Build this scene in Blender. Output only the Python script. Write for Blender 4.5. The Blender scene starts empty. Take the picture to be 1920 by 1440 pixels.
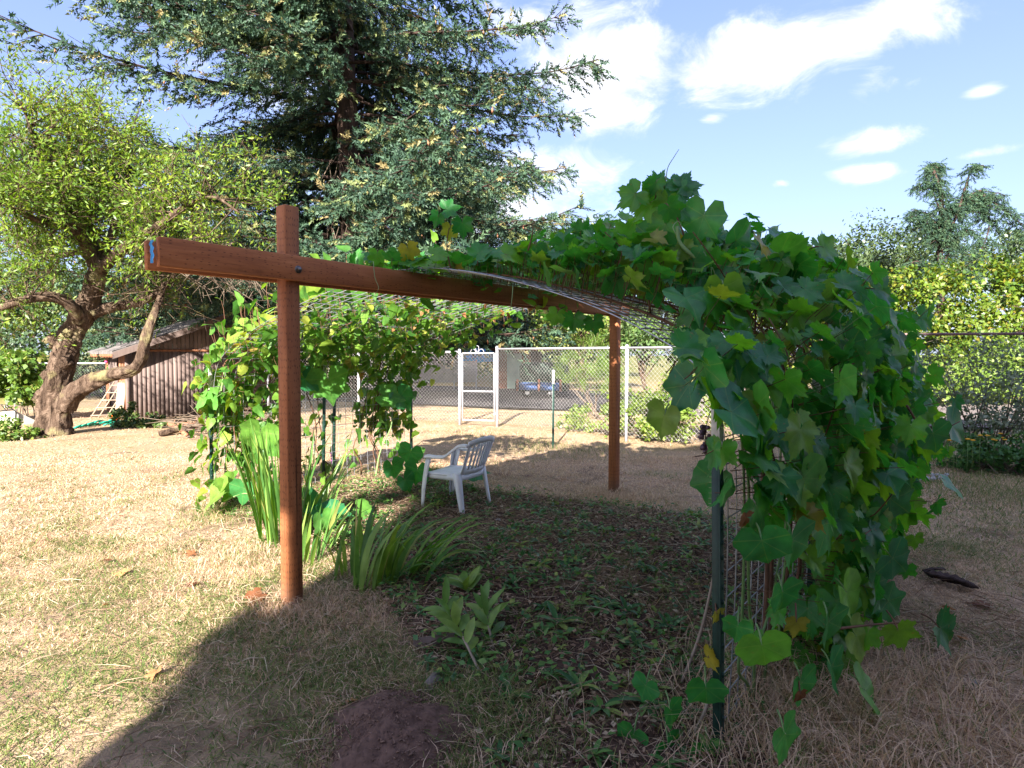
import bpy, math, random
import numpy as np
from mathutils import Vector, Matrix

random.seed(7)
rng = np.random.default_rng(11)
sc = bpy.context.scene
col = sc.collection
PI = math.pi

# ------------------------------------------------------------------ camera
FPX, HOR, CAMH = 1150.0, 665.0, 1.5           # focal length in px of a 1920 wide picture
TH = math.atan((720 - HOR) / FPX)
cam_d = bpy.data.cameras.new('camera')
cam_d.sensor_width = 36; cam_d.lens = 36 * FPX / 1920
cam_d.clip_start = 0.05; cam_d.clip_end = 3000
cam = bpy.data.objects.new('camera', cam_d); col.objects.link(cam)
cam.location = (0, 0, CAMH); cam.rotation_euler = (PI / 2 - TH, 0, 0)
sc.camera = cam
# ------------------------------------------------------------------ light
SUN_EL = math.radians(28)
SUN_AZ = math.atan2(-0.20, -0.98)             # compass style: x = sin, y = cos
S = Vector((math.sin(SUN_AZ) * math.cos(SUN_EL), math.cos(SUN_AZ) * math.cos(SUN_EL), math.sin(SUN_EL)))
sun_d = bpy.data.lights.new('sun', 'SUN'); sun_d.energy = 5.0; sun_d.angle = math.radians(0.6)
sun_d.color = (1.0, 0.925, 0.84)
sun = bpy.data.objects.new('sun', sun_d); col.objects.link(sun)
sun.rotation_euler = S.to_track_quat('Z', 'Y').to_euler(); sun.location = (-20, -30, 25)
sc.view_settings.view_transform = 'Standard'; sc.view_settings.look = 'None'
sc.view_settings.exposure = 2.45; sc.view_settings.gamma = 1.0
sc.view_settings.use_curve_mapping = False
SKY = 0.108
sc.cycles.max_bounces = 6; sc.cycles.diffuse_bounces = 3; sc.cycles.glossy_bounces = 2; sc.cycles.transmission_bounces = 3; sc.cycles.transparent_max_bounces = 4


def ray(px, py):
    x, y = (px - 960) / FPX, (720 - py) / FPX
    return np.array([x, math.cos(TH) + y * math.sin(TH), -math.sin(TH) + y * math.cos(TH)])


def W(px, py, Y):
    r = ray(px, py); return np.array([0, 0, CAMH]) + r * (Y / r[1])


def G(px, py, z=0.0):
    r = ray(px, py); return np.array([0, 0, CAMH]) + r * ((z - CAMH) / r[2])


# ------------------------------------------------------------------ node helpers
class NT:
    def __init__(s, tree): s.t = tree
    def n(s, typ, **kw):
        nd = s.t.nodes.new(typ)
        ins = kw.pop('ins', {})
        for k, v in kw.items(): setattr(nd, k, v)
        for k, v in ins.items(): s.set(nd.inputs[k], v)
        return nd
    def set(s, sock, v):
        if hasattr(v, 'is_output') or isinstance(v, bpy.types.NodeSocket): s.t.links.new(v, sock)
        else:
            if isinstance(v, (tuple, list)) and len(v) == 3 and sock.type == 'RGBA': v = (*v, 1)
            sock.default_value = v
    def math(s, op, a, b=None, c=None, clamp=False):
        nd = s.n('ShaderNodeMath', operation=op, use_clamp=clamp)
        for i, v in enumerate((a, b, c)):
            if v is not None: s.set(nd.inputs[i], v)
        return nd.outputs[0]
    def mix(s, f, a, b, mode='MIX'):
        nd = s.n('ShaderNodeMix', data_type='RGBA', blend_type=mode)
        s.set(nd.inputs[0], f); s.set(nd.inputs[6], a); s.set(nd.inputs[7], b)
        return nd.outputs[2]
    def ramp(s, f, stops, interp='LINEAR'):
        nd = s.n('ShaderNodeValToRGB'); cr = nd.color_ramp; cr.interpolation = interp
        while len(cr.elements) < len(stops): cr.elements.new(0.5)
        for e, (p, c) in zip(cr.elements, stops):
            e.position = p; e.color = (*c, 1) if len(c) == 3 else c
        s.set(nd.inputs[0], f); return nd.outputs[0]
    def noise(s, vec, scale, detail=4, rough=0.55, dist=0.0):
        nd = s.n('ShaderNodeTexNoise', ins={'Scale': scale, 'Detail': detail, 'Roughness': rough, 'Distortion': dist})
        if vec is not None: s.set(nd.inputs['Vector'], vec)
        return nd.outputs[0]
    def mapr(s, v, a, b, c=0.0, d=1.0, smooth=False):
        nd = s.n('ShaderNodeMapRange', ins={0: v, 1: a, 2: b, 3: c, 4: d})
        if smooth: nd.interpolation_type = 'SMOOTHSTEP'
        return nd.outputs[0]
    def vmul(s, v, m):
        nd = s.n('ShaderNodeVectorMath', operation='MULTIPLY'); s.set(nd.inputs[0], v); nd.inputs[1].default_value = m
        return nd.outputs[0]
    def coord(s, which='Object'): return s.n('ShaderNodeTexCoord').outputs[which]
    def pos(s): return s.n('ShaderNodeNewGeometry').outputs['Position']
    def attr(s, name): return s.n('ShaderNodeAttribute', attribute_name=name).outputs['Fac']
    def bump(s, h, strength=0.3, dist=0.01):
        return s.n('ShaderNodeBump', ins={'Strength': strength, 'Distance': dist, 'Height': h}).outputs[0]


def new_mat(name):
    m = bpy.data.materials.new(name); m.use_nodes = True
    t = m.node_tree; t.nodes.clear(); h = NT(t)
    out = h.n('ShaderNodeOutputMaterial')
    return m, h, out


def pbr(h, out, color, rough=0.7, spec=0.3, metal=0.0, normal=None):
    p = h.n('ShaderNodeBsdfPrincipled', ins={'Base Color': color, 'Roughness': rough, 'Metallic': metal, 'Specular IOR Level': spec})
    if normal is not None: h.set(p.inputs['Normal'], normal)
    h.set(out.inputs[0], p.outputs[0]); return p


def rnd_node(h):
    o = h.n('ShaderNodeObjectInfo').outputs['Random']
    return h.math('FRACT', h.math('ADD', h.attr('rnd'), o))


def leaf_mat(name, stops, trans=0.4, tcol=(1.5, 1.5, 0.6), rough=0.45, spec=0.4, vein=0.0, scale=18, spots=0.0):
    """stops: colour ramp over a per leaf random number"""
    m, h, out = new_mat(name)
    r = rnd_node(h)
    c = h.ramp(r, stops)
    nz = h.noise(h.pos(), scale, 3)
    c = h.mix(1.0, c, h.ramp(nz, [(0.3, (0.72, 0.74, 0.7)), (0.7, (1.2, 1.16, 1.1))]), 'MULTIPLY')
    if vein:
        v = h.math('POWER', h.attr('vein'), 12.0)
        c = h.mix(h.math('MULTIPLY', v, vein), c, (0.24, 0.33, 0.10))
    if spots:
        sp = h.mapr(h.noise(h.pos(), 55, 2), 0.66, 0.72)
        c = h.mix(h.math('MULTIPLY', sp, spots), c, (0.22, 0.13, 0.04))
    bp = h.bump(h.noise(h.pos(), scale * 5, 2), 0.25, 0.004)
    p = h.n('ShaderNodeBsdfPrincipled', ins={'Base Color': c, 'Roughness': rough, 'Specular IOR Level': spec, 'Normal': bp})
    tc = h.mix(1.0, c, (*tcol, 1), 'MULTIPLY')
    tr = h.n('ShaderNodeBsdfTranslucent', ins={'Color': tc})
    mx = h.n('ShaderNodeMixShader', ins={0: trans, 1: p.outputs[0], 2: tr.outputs[0]})
    h.set(out.inputs[0], mx.outputs[0]); return m


def simple(name, c1, c2=None, rough=0.7, spec=0.3, metal=0.0, scale=12, bump=0.0, coords='Object', stretch=(1, 1, 1), detail=4):
    m, h, out = new_mat(name)
    v = h.vmul(h.coord(coords), stretch)
    nz = h.noise(v, scale, detail)
    c = h.mix(h.mapr(nz, 0.3, 0.7), c1, c2 or tuple(x * 0.8 for x in c1))
    pbr(h, out, c, rough, spec, metal, h.bump(nz, bump, 0.02) if bump else None)
    return m


M = {}
# ------------------------------------------------------------------ world: sky with clouds
wd = bpy.data.worlds.new('World'); sc.world = wd; wd.use_nodes = True
wt = wd.node_tree; wt.nodes.clear(); h = NT(wt)
wo = h.n('ShaderNodeOutputWorld')
sky = h.n('ShaderNodeTexSky', sky_type='NISHITA', sun_disc=False)
sky.sun_elevation = SUN_EL; sky.sun_rotation = SUN_AZ % (2 * PI); sky.altitude = 60
sky.air_density = 1.0; sky.dust_density = 1.2; sky.ozone_density = 1.6
gen = h.coord('Generated')
sx = h.n('ShaderNodeSeparateXYZ', ins={0: gen})
az = h.math('ARCTAN2', sx.outputs[0], sx.outputs[1]); el = h.math('ARCSINE', sx.outputs[2])
wv = h.n('ShaderNodeCombineXYZ', ins={0: h.math('MULTIPLY', az, 1.0), 1: h.math('MULTIPLY', el, 1.7), 2: 0.3}).outputs[0]
n1 = h.noise(wv, 8.5, 10, 0.66, 0.5)
n2 = h.noise(wv, 2.2, 5, 0.55)


def azel(px, py):
    r = ray(px, py); r = r / np.linalg.norm(r); return math.atan2(r[0], r[1]), math.asin(r[2])


blobs = [(1140, 130, 150, 100, 1.1), (1130, 215, 100, 50, 0.9), (1400, 115, 190, 75, 1.05), (1560, 70, 260, 62, 1.0), (1330, 175, 90, 40, 0.7), (1640, 265, 120, 30, 0.8),
         (1620, 325, 80, 22, 0.85), (1650, 155, 70, 38, 0.62), (1845, 170, 45, 16, 0.72), (1860, 283, 85, 14, 0.6), (560, 160, 200, 120, 0.5),
         (900, 380, 300, 130, 0.75), (60, 560, 260, 70, 0.45), (1460, 345, 22, 10, 0.6), (1335, 222, 30, 14, 0.65), (1050, 40, 200, 50, 0.7)]
cov = None
for (bx, by, rx, ry, st) in blobs:
    a0, e0 = azel(bx, by); a1 = azel(bx + rx, by)[0] - a0; e1 = azel(bx, by - ry)[1] - e0
    d = h.math('ADD', h.math('POWER', h.math('ABSOLUTE', h.math('DIVIDE', h.math('SUBTRACT', az, a0), a1)), 2.0),
               h.math('POWER', h.math('ABSOLUTE', h.math('DIVIDE', h.math('SUBTRACT', el, e0), e1)), 2.0))
    b = h.math('MULTIPLY', h.math('POWER', 2.718, h.math('MULTIPLY', d, -0.9)), st)
    cov = b if cov is None else h.math('MAXIMUM', cov, b)
away = h.math('MAXIMUM', h.mapr(h.math('ABSOLUTE', az), 0.75, 1.0, 0.0, 0.85), h.mapr(el, 0.60, 0.80, 0.0, 0.85))
gen_cl = h.math('MULTIPLY', h.mapr(n2, 0.38, 0.62), away)          # same sort of clouds all round the sky
cov = h.math('MAXIMUM', cov, gen_cl)
dens = h.mapr(h.math('ADD', cov, h.math('MULTIPLY', h.math('SUBTRACT', n1, 0.5), 1.5)), 0.28, 0.92, 0.0, 1.0, True)
dens = h.math('MULTIPLY', dens, h.mapr(cov, 0.05, 0.3))
shade = h.mapr(n1, 0.35, 0.65, 0.0, 1.0)
ccol = h.mix(shade, (1.95, 2.0, 2.25), (2.7, 2.7, 2.75))
hz = h.mapr(el, -0.02, 0.55)
skyc = h.mix(0.8, sky.outputs[0], h.mix(hz, (0.98, 1.19, 1.92), (0.54, 0.73, 1.86)))
over = h.mapr(el, 0.55, 0.9, 1.0, 1.25)      # brightens unseen clouds overhead, added as fill for the shade
skyc = h.mix(h.math('MULTIPLY', dens, 0.92), skyc, h.mix(1.0, ccol, h.n('ShaderNodeCombineXYZ', ins={0: over, 1: over, 2: over}).outputs[0], 'MULTIPLY'))
bg = h.n('ShaderNodeBackground', ins={'Color': skyc, 'Strength': SKY})
h.set(wo.inputs[0], bg.outputs[0])


# ------------------------------------------------------------------ mesh helpers
def link(o, parent=None):
    col.objects.link(o)
    if parent is not None: o.parent = parent
    return o


def tag(o, label=None, cat=None, group=None, kind=None):
    if label: o['label'] = label
    if cat: o['category'] = cat
    if group: o['group'] = group
    if kind: o['kind'] = kind
    return o


def empty(name, loc=(0, 0, 0), rz=0.0, **kw):
    o = bpy.data.objects.new(name, None); o.location = [float(v) for v in loc]; o.rotation_euler = (0, 0, rz)
    o.empty_display_size = 0.1
    link(o); tag(o, **kw); return o


def mesh(name, V, F, mat, smooth=False, rnd=None, vein=None, extra=None):
    me = bpy.data.meshes.new(name)
    V = np.asarray(V, dtype=np.float32)
    if isinstance(F, np.ndarray):
        k = F.shape[1]; nf = len(F)
        me.vertices.add(len(V)); me.vertices.foreach_set('co', V.ravel())
        me.loops.add(nf * k); me.loops.foreach_set('vertex_index', F.astype(np.int32).ravel())
        me.polygons.add(nf)
        me.polygons.foreach_set('loop_start', np.arange(0, nf * k, k, dtype=np.int32))
        me.update(calc_edges=True)
    else:
        me.from_pydata(V.tolist(), [], F); me.update()
    if smooth: me.polygons.foreach_set('use_smooth', np.ones(len(me.polygons), dtype=bool))
    for nm, arr in (('rnd', rnd), ('vein', vein), *((extra or {}).items())):
        if arr is not None:
            a = me.attributes.new(nm, 'FLOAT', 'POINT'); a.data.foreach_set('value', np.asarray(arr, dtype=np.float32))
    if mat: me.materials.append(mat)
    return me


def obj(name, V, F, mat, parent=None, smooth=False, **kw):
    return link(bpy.data.objects.new(name, mesh(name, V, F, mat, smooth, **kw)), parent)


def norm(v):
    v = np.asarray(v, dtype=float); return v / np.maximum(np.linalg.norm(v, axis=-1, keepdims=True), 1e-9)


def tube(P, R, sides=8, cap=True, gnarl=0.0, seed=0, sq=None):
    """sweep a ring along a path; quads only (caps collapse into degenerate free fans of quads)"""
    P = np.asarray(P, float); n = len(P)
    R = np.full(n, R, float) if np.isscalar(R) else np.asarray(R, float)
    T = norm(np.gradient(P, axis=0)); ref = np.array([0, 0, 1.0]) if abs(T[0][2]) < 0.9 else np.array([1.0, 0, 0])
    V = []; u = norm(np.cross(T[0], ref))
    g = np.random.default_rng(seed)
    ph = g.uniform(0, 6.28, 4)
    for i in range(n):
        u = norm(u - T[i] * np.dot(u, T[i])); w = np.cross(T[i], u)
        a = np.arange(sides) / sides * 2 * PI
        rr = R[i] * np.ones(sides)
        if gnarl:
            rr = rr * (1 + gnarl * (0.5 * np.sin(3 * a + ph[0] + i * 0.35) + 0.35 * np.sin(5 * a + ph[1] - i * 0.8) + 0.5 * g.uniform(-1, 1, sides)))
        V.append(P[i] + np.outer(np.cos(a) * rr, u) + np.outer(np.sin(a) * rr, w))
    V = np.concatenate(V)
    F = []
    i0 = np.arange(n - 1)[:, None] * sides + np.arange(sides)[None, :]
    i1 = np.arange(n - 1)[:, None] * sides + (np.arange(sides)[None, :] + 1) % sides
    F = np.stack([i0, i1, i1 + sides, i0 + sides], -1).reshape(-1, 4)
    if cap:
        c0, c1 = len(V), len(V) + 1
        V = np.vstack([V, P[0], P[-1]])
        k = np.arange(0, sides, 2)
        cf = [[c0, (j + 2) % sides, (j + 1) % sides, j] for j in k] + [[c1, (n - 1) * sides + j, (n - 1) * sides + (j + 1) % sides, (n - 1) * sides + (j + 2) % sides] for j in k]
        F = np.vstack([F, np.array(cf)])
    return V, F


def merge(parts):
    Vs, Fs, o = [], [], 0
    for V, F in parts:
        Vs.append(V); Fs.append(F + o); o += len(V)
    return np.concatenate(Vs), np.concatenate(Fs)


def box(c, s, rot=None, bevel=0.0):
    """box from centre and size -> quads; bevel chamfers the long vertical edges"""
    x, y, z = np.array(s) / 2
    V = np.array([[-x, -y, -z], [x, -y, -z], [x, y, -z], [-x, y, -z], [-x, -y, z], [x, -y, z], [x, y, z], [-x, y, z]])
    F = np.array([[0, 3, 2, 1], [4, 5, 6, 7], [0, 1, 5, 4], [1, 2, 6, 5], [2, 3, 7, 6], [3, 0, 4, 7]])
    if rot is not None: V = V @ np.array(rot).T
    return V + np.array(c), F


def bevbox(c, s, b, rot=None):
    """box with chamfered edges along z (8 sided prism) plus chamfered top and bottom"""
    x, y, z = np.array(s) / 2
    def ring(k, zz): return [[-x + b + 0 * k, -y + k, zz], [x - b, -y + k, zz], [x - k, -y + b, zz], [x - k, y - b, zz], [x - b, y - k, zz], [-x + b, y - k, zz], [-x + k, y - b, zz], [-x + k, -y + b, zz]]
    V = np.array(ring(b, -z) + ring(0, -z + b) + ring(0, z - b) + ring(b, z))
    F = [[r * 8 + i, r * 8 + (i + 1) % 8, (r + 1) * 8 + (i + 1) % 8, (r + 1) * 8 + i] for r in range(3) for i in range(8)]
    F += [[0, 7, 6, 5], [0, 5, 4, 3], [0, 3, 2, 1]] + [[24 + a for a in q] for q in ([0, 1, 2, 3], [0, 3, 4, 5], [0, 5, 6, 7])]
    if rot is not None: V = V @ np.array(rot).T
    return V + np.array(c), np.array(F)


def frames(Y, Z, size):
    """rotation matrices (N,3,3) with columns X, Y (tip), Z (normal)"""
    Y = norm(Y); Z = norm(Z - Y * np.sum(Y * Z, -1, keepdims=True)); X = np.cross(Y, Z)
    s = np.asarray(size)[:, None, None] if np.ndim(size) else size
    return np.stack([X, Y, Z], -1) * s


def inst(T, Mx, P):
    V0, F0 = T; n = len(P)
    V = np.einsum('nij,vj->nvi', Mx, V0) + P[:, None, :]
    F = (F0[None] + (np.arange(n) * len(V0))[:, None, None]).reshape(-1, F0.shape[1])
    return V.reshape(-1, 3), F


def rep(a, T): return np.repeat(a, len(T[0]))


def rdir(n, g=rng):
    return norm(g.normal(size=(n, 3)))


def hash2(ix, iy, s): 
    v = np.sin(ix * 127.1 + iy * 311.7 + s * 74.7) * 43758.5453
    return v - np.floor(v)


def vnoise(x, y, scale, s=0):
    x = np.asarray(x) / scale; y = np.asarray(y) / scale
    ix, iy = np.floor(x), np.floor(y); fx, fy = x - ix, y - iy
    fx = fx * fx * (3 - 2 * fx); fy = fy * fy * (3 - 2 * fy)
    a, b, c, d = hash2(ix, iy, s), hash2(ix + 1, iy, s), hash2(ix, iy + 1, s), hash2(ix + 1, iy + 1, s)
    return (a * (1 - fx) + b * fx) * (1 - fy) + (c * (1 - fx) + d * fx) * fy


def fbm(x, y, scale, s=0):
    return 0.5 * vnoise(x, y, scale, s) + 0.3 * vnoise(x, y, scale / 2.3, s + 1) + 0.2 * vnoise(x, y, scale / 5.1, s + 2)


def catmull(P, n=8):
    P = np.asarray(P, float); P = np.vstack([2 * P[0] - P[1], P, 2 * P[-1] - P[-2]]); out = []
    for i in range(1, len(P) - 2):
        for t in np.arange(n) / n:
            a, b, c, d = P[i - 1], P[i], P[i + 1], P[i + 2]
            out.append(0.5 * ((2 * b) + (-a + c) * t + (2 * a - 5 * b + 4 * c - d) * t * t + (-a + 3 * b - 3 * c + d) * t ** 3))
    out.append(P[-2]); return np.array(out)


def inpoly(x, y, poly):
    inside = np.zeros(np.shape(x), bool); n = len(poly)
    for i in range(n):
        x1, y1 = poly[i]; x2, y2 = poly[(i + 1) % n]
        c = ((y1 > y) != (y2 > y)) & (x < (x2 - x1) * (y - y1) / (y2 - y1 + 1e-12) + x1)
        inside ^= c
    return inside


# ------------------------------------------------------------------ layout of the arbour
U = norm(np.array([0.616, 0.788])); R2 = np.array([U[1], -U[0]])       # along the beam / to its right side
B0 = np.array([-1.30, 3.56])


def ab(a, q, z=0.0):
    p = B0 + a * U + q * R2; return np.array([p[0], p[1], z])


BED = [(-0.84, 3.75), (-0.35, 2.75), (-0.12, 2.2), (-0.1, 1.6), (1.0, 1.6), (1.0, 2.6), (1.55, 3.4), (2.25, 4.4), (1.75, 5.6), (0.6, 6.3), (-0.35, 6.6), (-0.95, 7.6),
       (-1.3, 7.9), (-2.9, 6.1), (-2.75, 5.75), (-1.95, 5.2), (-1.3, 4.55)]


def gz(x, y):
    x = np.asarray(x, float); y = np.asarray(y, float)
    z = 0.022 * np.sin(0.9 * x + 0.3 * y) + 0.018 * np.sin(1.7 * y - 0.8 * x + 1) + 0.03 * (fbm(x, y, 0.9, 3) - 0.5)
    f = np.clip((22 - np.hypot(x, y)) / 8, 0, 1)
    return z * f


# ------------------------------------------------------------------ materials
m, h, out = new_mat('stained_lumber'); M['lumber'] = m
co = h.coord('Object'); st = h.vmul(co, (9, 9, 0.9))
g1 = h.noise(st, 3.0, 6, 0.65, 0.6); g2 = h.noise(co, 2.2, 3)
c = h.ramp(g1, [(0.25, (0.13, 0.042, 0.018)), (0.48, (0.35, 0.128, 0.050)), (0.75, (0.50, 0.205, 0.085))])
c = h.mix(h.mapr(g2, 0.3, 0.75), c, (0.26, 0.095, 0.040))
vo = h.n('ShaderNodeTexVoronoi', ins={'Vector': h.vmul(co, (85, 85, 26)), 'Scale': 1.0, 'Randomness': 0.35})
inc = h.mapr(vo.outputs[0], 0.10, 0.24)
c = h.mix(inc, h.mix(0.75, c, (0.04, 0.012, 0.008)), c)
kn = h.n('ShaderNodeTexVoronoi', ins={'Vector': h.vmul(co, (6, 6, 2.2)), 'Scale': 1.0})
c = h.mix(h.mapr(kn.outputs[0], 0.03, 0.13), (0.035, 0.012, 0.008), c)
sepz = h.n('ShaderNodeSeparateXYZ', ins={0: h.pos()}).outputs[2]
c = h.mix(h.math('MULTIPLY', h.mapr(h.math('ADD', sepz, h.math('MULTIPLY', g1, 0.12)), 0.10, 0.26, 1.0, 0.0), 0.6), c, (0.16, 0.105, 0.075))
ck = h.mapr(h.noise(h.vmul(co, (60, 60, 1.1)), 1.0, 2), 0.68, 0.72)
c = h.mix(h.math('MULTIPLY', ck, 0.75), c, (0.03, 0.010, 0.007))
pbr(h, out, c, 0.72, 0.22, 0, h.bump(h.math('ADD', h.math('MULTIPLY', inc, 0.6), g1), 0.5, 0.004))

m, h, out = new_mat('ground_soil'); M['ground'] = m
p = h.pos()
nA = h.noise(p, 1.3, 5); nB = h.noise(p, 26, 4, 0.7); nC = h.noise(p, 0.35, 3)
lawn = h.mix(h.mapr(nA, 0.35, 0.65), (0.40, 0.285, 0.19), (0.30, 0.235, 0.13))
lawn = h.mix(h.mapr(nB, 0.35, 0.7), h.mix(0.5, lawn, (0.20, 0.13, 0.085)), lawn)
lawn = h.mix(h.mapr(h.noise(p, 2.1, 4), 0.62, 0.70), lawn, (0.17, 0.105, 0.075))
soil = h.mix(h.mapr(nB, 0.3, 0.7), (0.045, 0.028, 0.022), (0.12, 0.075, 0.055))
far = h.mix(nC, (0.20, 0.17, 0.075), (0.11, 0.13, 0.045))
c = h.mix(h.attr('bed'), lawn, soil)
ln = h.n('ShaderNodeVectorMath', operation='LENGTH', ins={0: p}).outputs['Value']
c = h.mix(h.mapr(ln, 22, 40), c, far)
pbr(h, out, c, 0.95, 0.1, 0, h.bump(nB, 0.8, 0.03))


def blade_mat(name, stops, trans=0.3, rough=0.6):
    m, h, out = new_mat(name)
    c = h.ramp(h.attr('rnd'), stops)
    p = h.n('ShaderNodeBsdfPrincipled', ins={'Base Color': c, 'Roughness': rough, 'Specular IOR Level': 0.2})
    tr = h.n('ShaderNodeBsdfTranslucent', ins={'Color': h.mix(1.0, c, (1.3, 1.25, 0.8, 1), 'MULTIPLY')})
    mx = h.n('ShaderNodeMixShader', ins={0: trans, 1: p.outputs[0], 2: tr.outputs[0]})
    h.set(out.inputs[0], mx.outputs[0]); return m


M['grass'] = blade_mat('lawn_blades', [(0.0, (0.28, 0.165, 0.105)), (0.2, (0.54, 0.375, 0.255)), (0.5, (0.67, 0.505, 0.36)), (0.62, (0.30, 0.27, 0.11)), (0.8, (0.125, 0.185, 0.045)), (1.0, (0.05, 0.11, 0.025))])
M['clip'] = blade_mat('dry_clippings', [(0.0, (0.05, 0.03, 0.02)), (0.4, (0.21, 0.125, 0.078)), (0.75, (0.38, 0.27, 0.18)), (1.0, (0.55, 0.46, 0.33))], 0.15, 0.8)
M['weed'] = leaf_mat('weed_leaf', [(0.0, (0.03, 0.11, 0.032)), (0.5, (0.07, 0.185, 0.045)), (0.85, (0.15, 0.26, 0.06)), (1.0, (0.26, 0.30, 0.08))], 0.3, scale=30)
M['grape'] = leaf_mat('grape_leaf', [(0.0, (0.020, 0.140, 0.045)), (0.45, (0.040, 0.200, 0.048)), (0.78, (0.105, 0.280, 0.034)), (0.97, (0.14, 0.24, 0.035)), (1.0, (0.28, 0.22, 0.035))], 0.44, (1.8, 2.0, 0.35), 0.40, 0.5, 0.42, spots=0.5)
M['gourd'] = leaf_mat('gourd_leaf', [(0.0, (0.022, 0.150, 0.062)), (0.6, (0.044, 0.210, 0.066)), (0.9, (0.115, 0.29, 0.05)), (1.0, (0.16, 0.25, 0.045))], 0.40, (1.7, 2.0, 0.35), 0.40, 0.5, 0.42, spots=0.25)
M['yvine'] = leaf_mat('sunny_vine_leaf', [(0.0, (0.04, 0.135, 0.022)), (0.45, (0.08, 0.205, 0.03)), (0.8, (0.15, 0.28, 0.036)), (0.97, (0.27, 0.33, 0.055)), (1.0, (0.24, 0.12, 0.05))], 0.42, (1.5, 1.5, 0.5), 0.45, 0.35, 0.3)
M['dead'] = leaf_mat('dead_leaf', [(0.0, (0.10, 0.04, 0.02)), (0.5, (0.25, 0.10, 0.045)), (1.0, (0.40, 0.22, 0.10))], 0.2, (1.3, 1.0, 0.8), 0.75, 0.15, 0.4)
M['yellow'] = leaf_mat('yellowed_leaf', [(0.0, (0.45, 0.36, 0.04)), (1.0, (0.30, 0.28, 0.05))], 0.35, (1.2, 1.2, 0.6), 0.6, 0.2, 0.3, spots=0.9)
M['sword'] = leaf_mat('sword_leaf', [(0.0, (0.055, 0.15, 0.034)), (0.5, (0.10, 0.22, 0.048)), (0.85, (0.18, 0.30, 0.06)), (1.0, (0.34, 0.30, 0.12))], 0.38, (1.5, 1.5, 0.5), 0.4, 0.4, 0.2, scale=10)
M['lily'] = leaf_mat('lily_leaf', [(0.0, (0.09, 0.20, 0.045)), (1.0, (0.20, 0.30, 0.065))], 0.35, rough=0.4, vein=0.3)
M['willow'] = leaf_mat('willowy_tree_leaf', [(0.0, (0.055, 0.125, 0.018)), (0.4, (0.11, 0.195, 0.024)), (0.8, (0.21, 0.28, 0.03)), (1.0, (0.36, 0.34, 0.06))], 0.42, (1.4, 1.4, 0.5), scale=3)
M['spruce'] = leaf_mat('spruce_needles', [(0.0, (0.028, 0.062, 0.044)), (0.35, (0.055, 0.105, 0.066)), (0.75, (0.10, 0.165, 0.08)), (0.95, (0.18, 0.215, 0.085)), (1.0, (0.24, 0.18, 0.09))], 0.2, (1.1, 1.2, 0.8), 0.55, 0.25, scale=1.4)
m, h, out = new_mat('rough_bark'); M['bark'] = m
co = h.coord('Object')
b1 = h.noise(h.vmul(co, (1, 1, 0.35)), 9, 6, 0.7, 0.8); b2 = h.noise(co, 34, 4, 0.7)
c = h.ramp(b1, [(0.34, (0.025, 0.016, 0.011)), (0.5, (0.095, 0.064, 0.045)), (0.7, (0.22, 0.16, 0.118))])
c = h.mix(h.mapr(h.noise(co, 3.0, 3), 0.55, 0.7), c, (0.23, 0.20, 0.10))
pbr(h, out, c, 0.9, 0.1, 0, h.bump(h.math('ADD', b1, h.math('MULTIPLY', b2, 0.3)), 1.0, 0.10))
m, h, out = new_mat('spruce_bark'); M['sbark'] = m
co = h.coord('Object'); b1 = h.noise(h.vmul(co, (1, 1, 0.3)), 6, 5, 0.7)
c = h.ramp(b1, [(0.3, (0.018, 0.013, 0.011)), (0.7, (0.085, 0.055, 0.045))])
pbr(h, out, c, 0.9, 0.1, 0, h.bump(b1, 1.0, 0.08))
M['twig'] = simple('bare_twig', (0.17, 0.13, 0.095), (0.08, 0.058, 0.042), 0.85, scale=8)
M['vstem'] = simple('woody_vine_stem', (0.16, 0.075, 0.04), (0.07, 0.04, 0.025), 0.8, scale=20)
M['gstem'] = simple('green_stem', (0.10, 0.19, 0.06), (0.16, 0.24, 0.08), 0.5, scale=15)
M['tendril'] = simple('pale_tendril', (0.26, 0.36, 0.18), (0.18, 0.28, 0.12), 0.5, scale=15)
M['wire'] = simple('galvanised_wire', (0.42, 0.43, 0.46), (0.26, 0.26, 0.28), 0.42, 0.5, 0.7, scale=30)
M['galv'] = simple('galvanised_pipe', (0.42, 0.42, 0.44), (0.33, 0.33, 0.36), 0.5, 0.5, 0.25, scale=10)
M['chain'] = simple('chain_link_wire', (0.50, 0.49, 0.48), (0.38, 0.37, 0.36), 0.5, 0.5, 0.3, scale=6)
M['dchain'] = simple('dark_chain_link_wire', (0.18, 0.18, 0.19), (0.11, 0.11, 0.12), 0.6, 0.4, 0.3, scale=6)
M['rusty'] = simple('rusty_pipe', (0.23, 0.14, 0.13), (0.12, 0.07, 0.07), 0.75, 0.3, 0.2, scale=14)
M['tgreen'] = simple('green_post_paint', (0.008, 0.040, 0.028), (0.006, 0.022, 0.017), 0.5, 0.4, 0, scale=30)
M['twhite'] = simple('white_post_tip', (0.55, 0.53, 0.47), (0.40, 0.38, 0.33), 0.6, 0.3, 0, scale=40)
M['plastic'] = simple('white_resin', (0.76, 0.76, 0.80), (0.60, 0.60, 0.64), 0.42, 0.4, 0, scale=7)
M['mound'] = simple('fresh_earth', (0.16, 0.098, 0.074), (0.07, 0.042, 0.032), 0.95, 0.1, 0, scale=22, bump=0.9)
M['stone2'] = simple('dull_stone', (0.17, 0.145, 0.13), (0.10, 0.085, 0.075), 0.95, 0.1, 0, scale=16, bump=0.4)
M['stone'] = simple('pale_stone', (0.36, 0.35, 0.36), (0.24, 0.23, 0.23), 0.9, 0.2, 0, scale=16, bump=0.4)
M['bolt'] = simple('steel_bolt', (0.20, 0.19, 0.18), (0.08, 0.07, 0.07), 0.35, 0.5, 0.8, scale=60)
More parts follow.
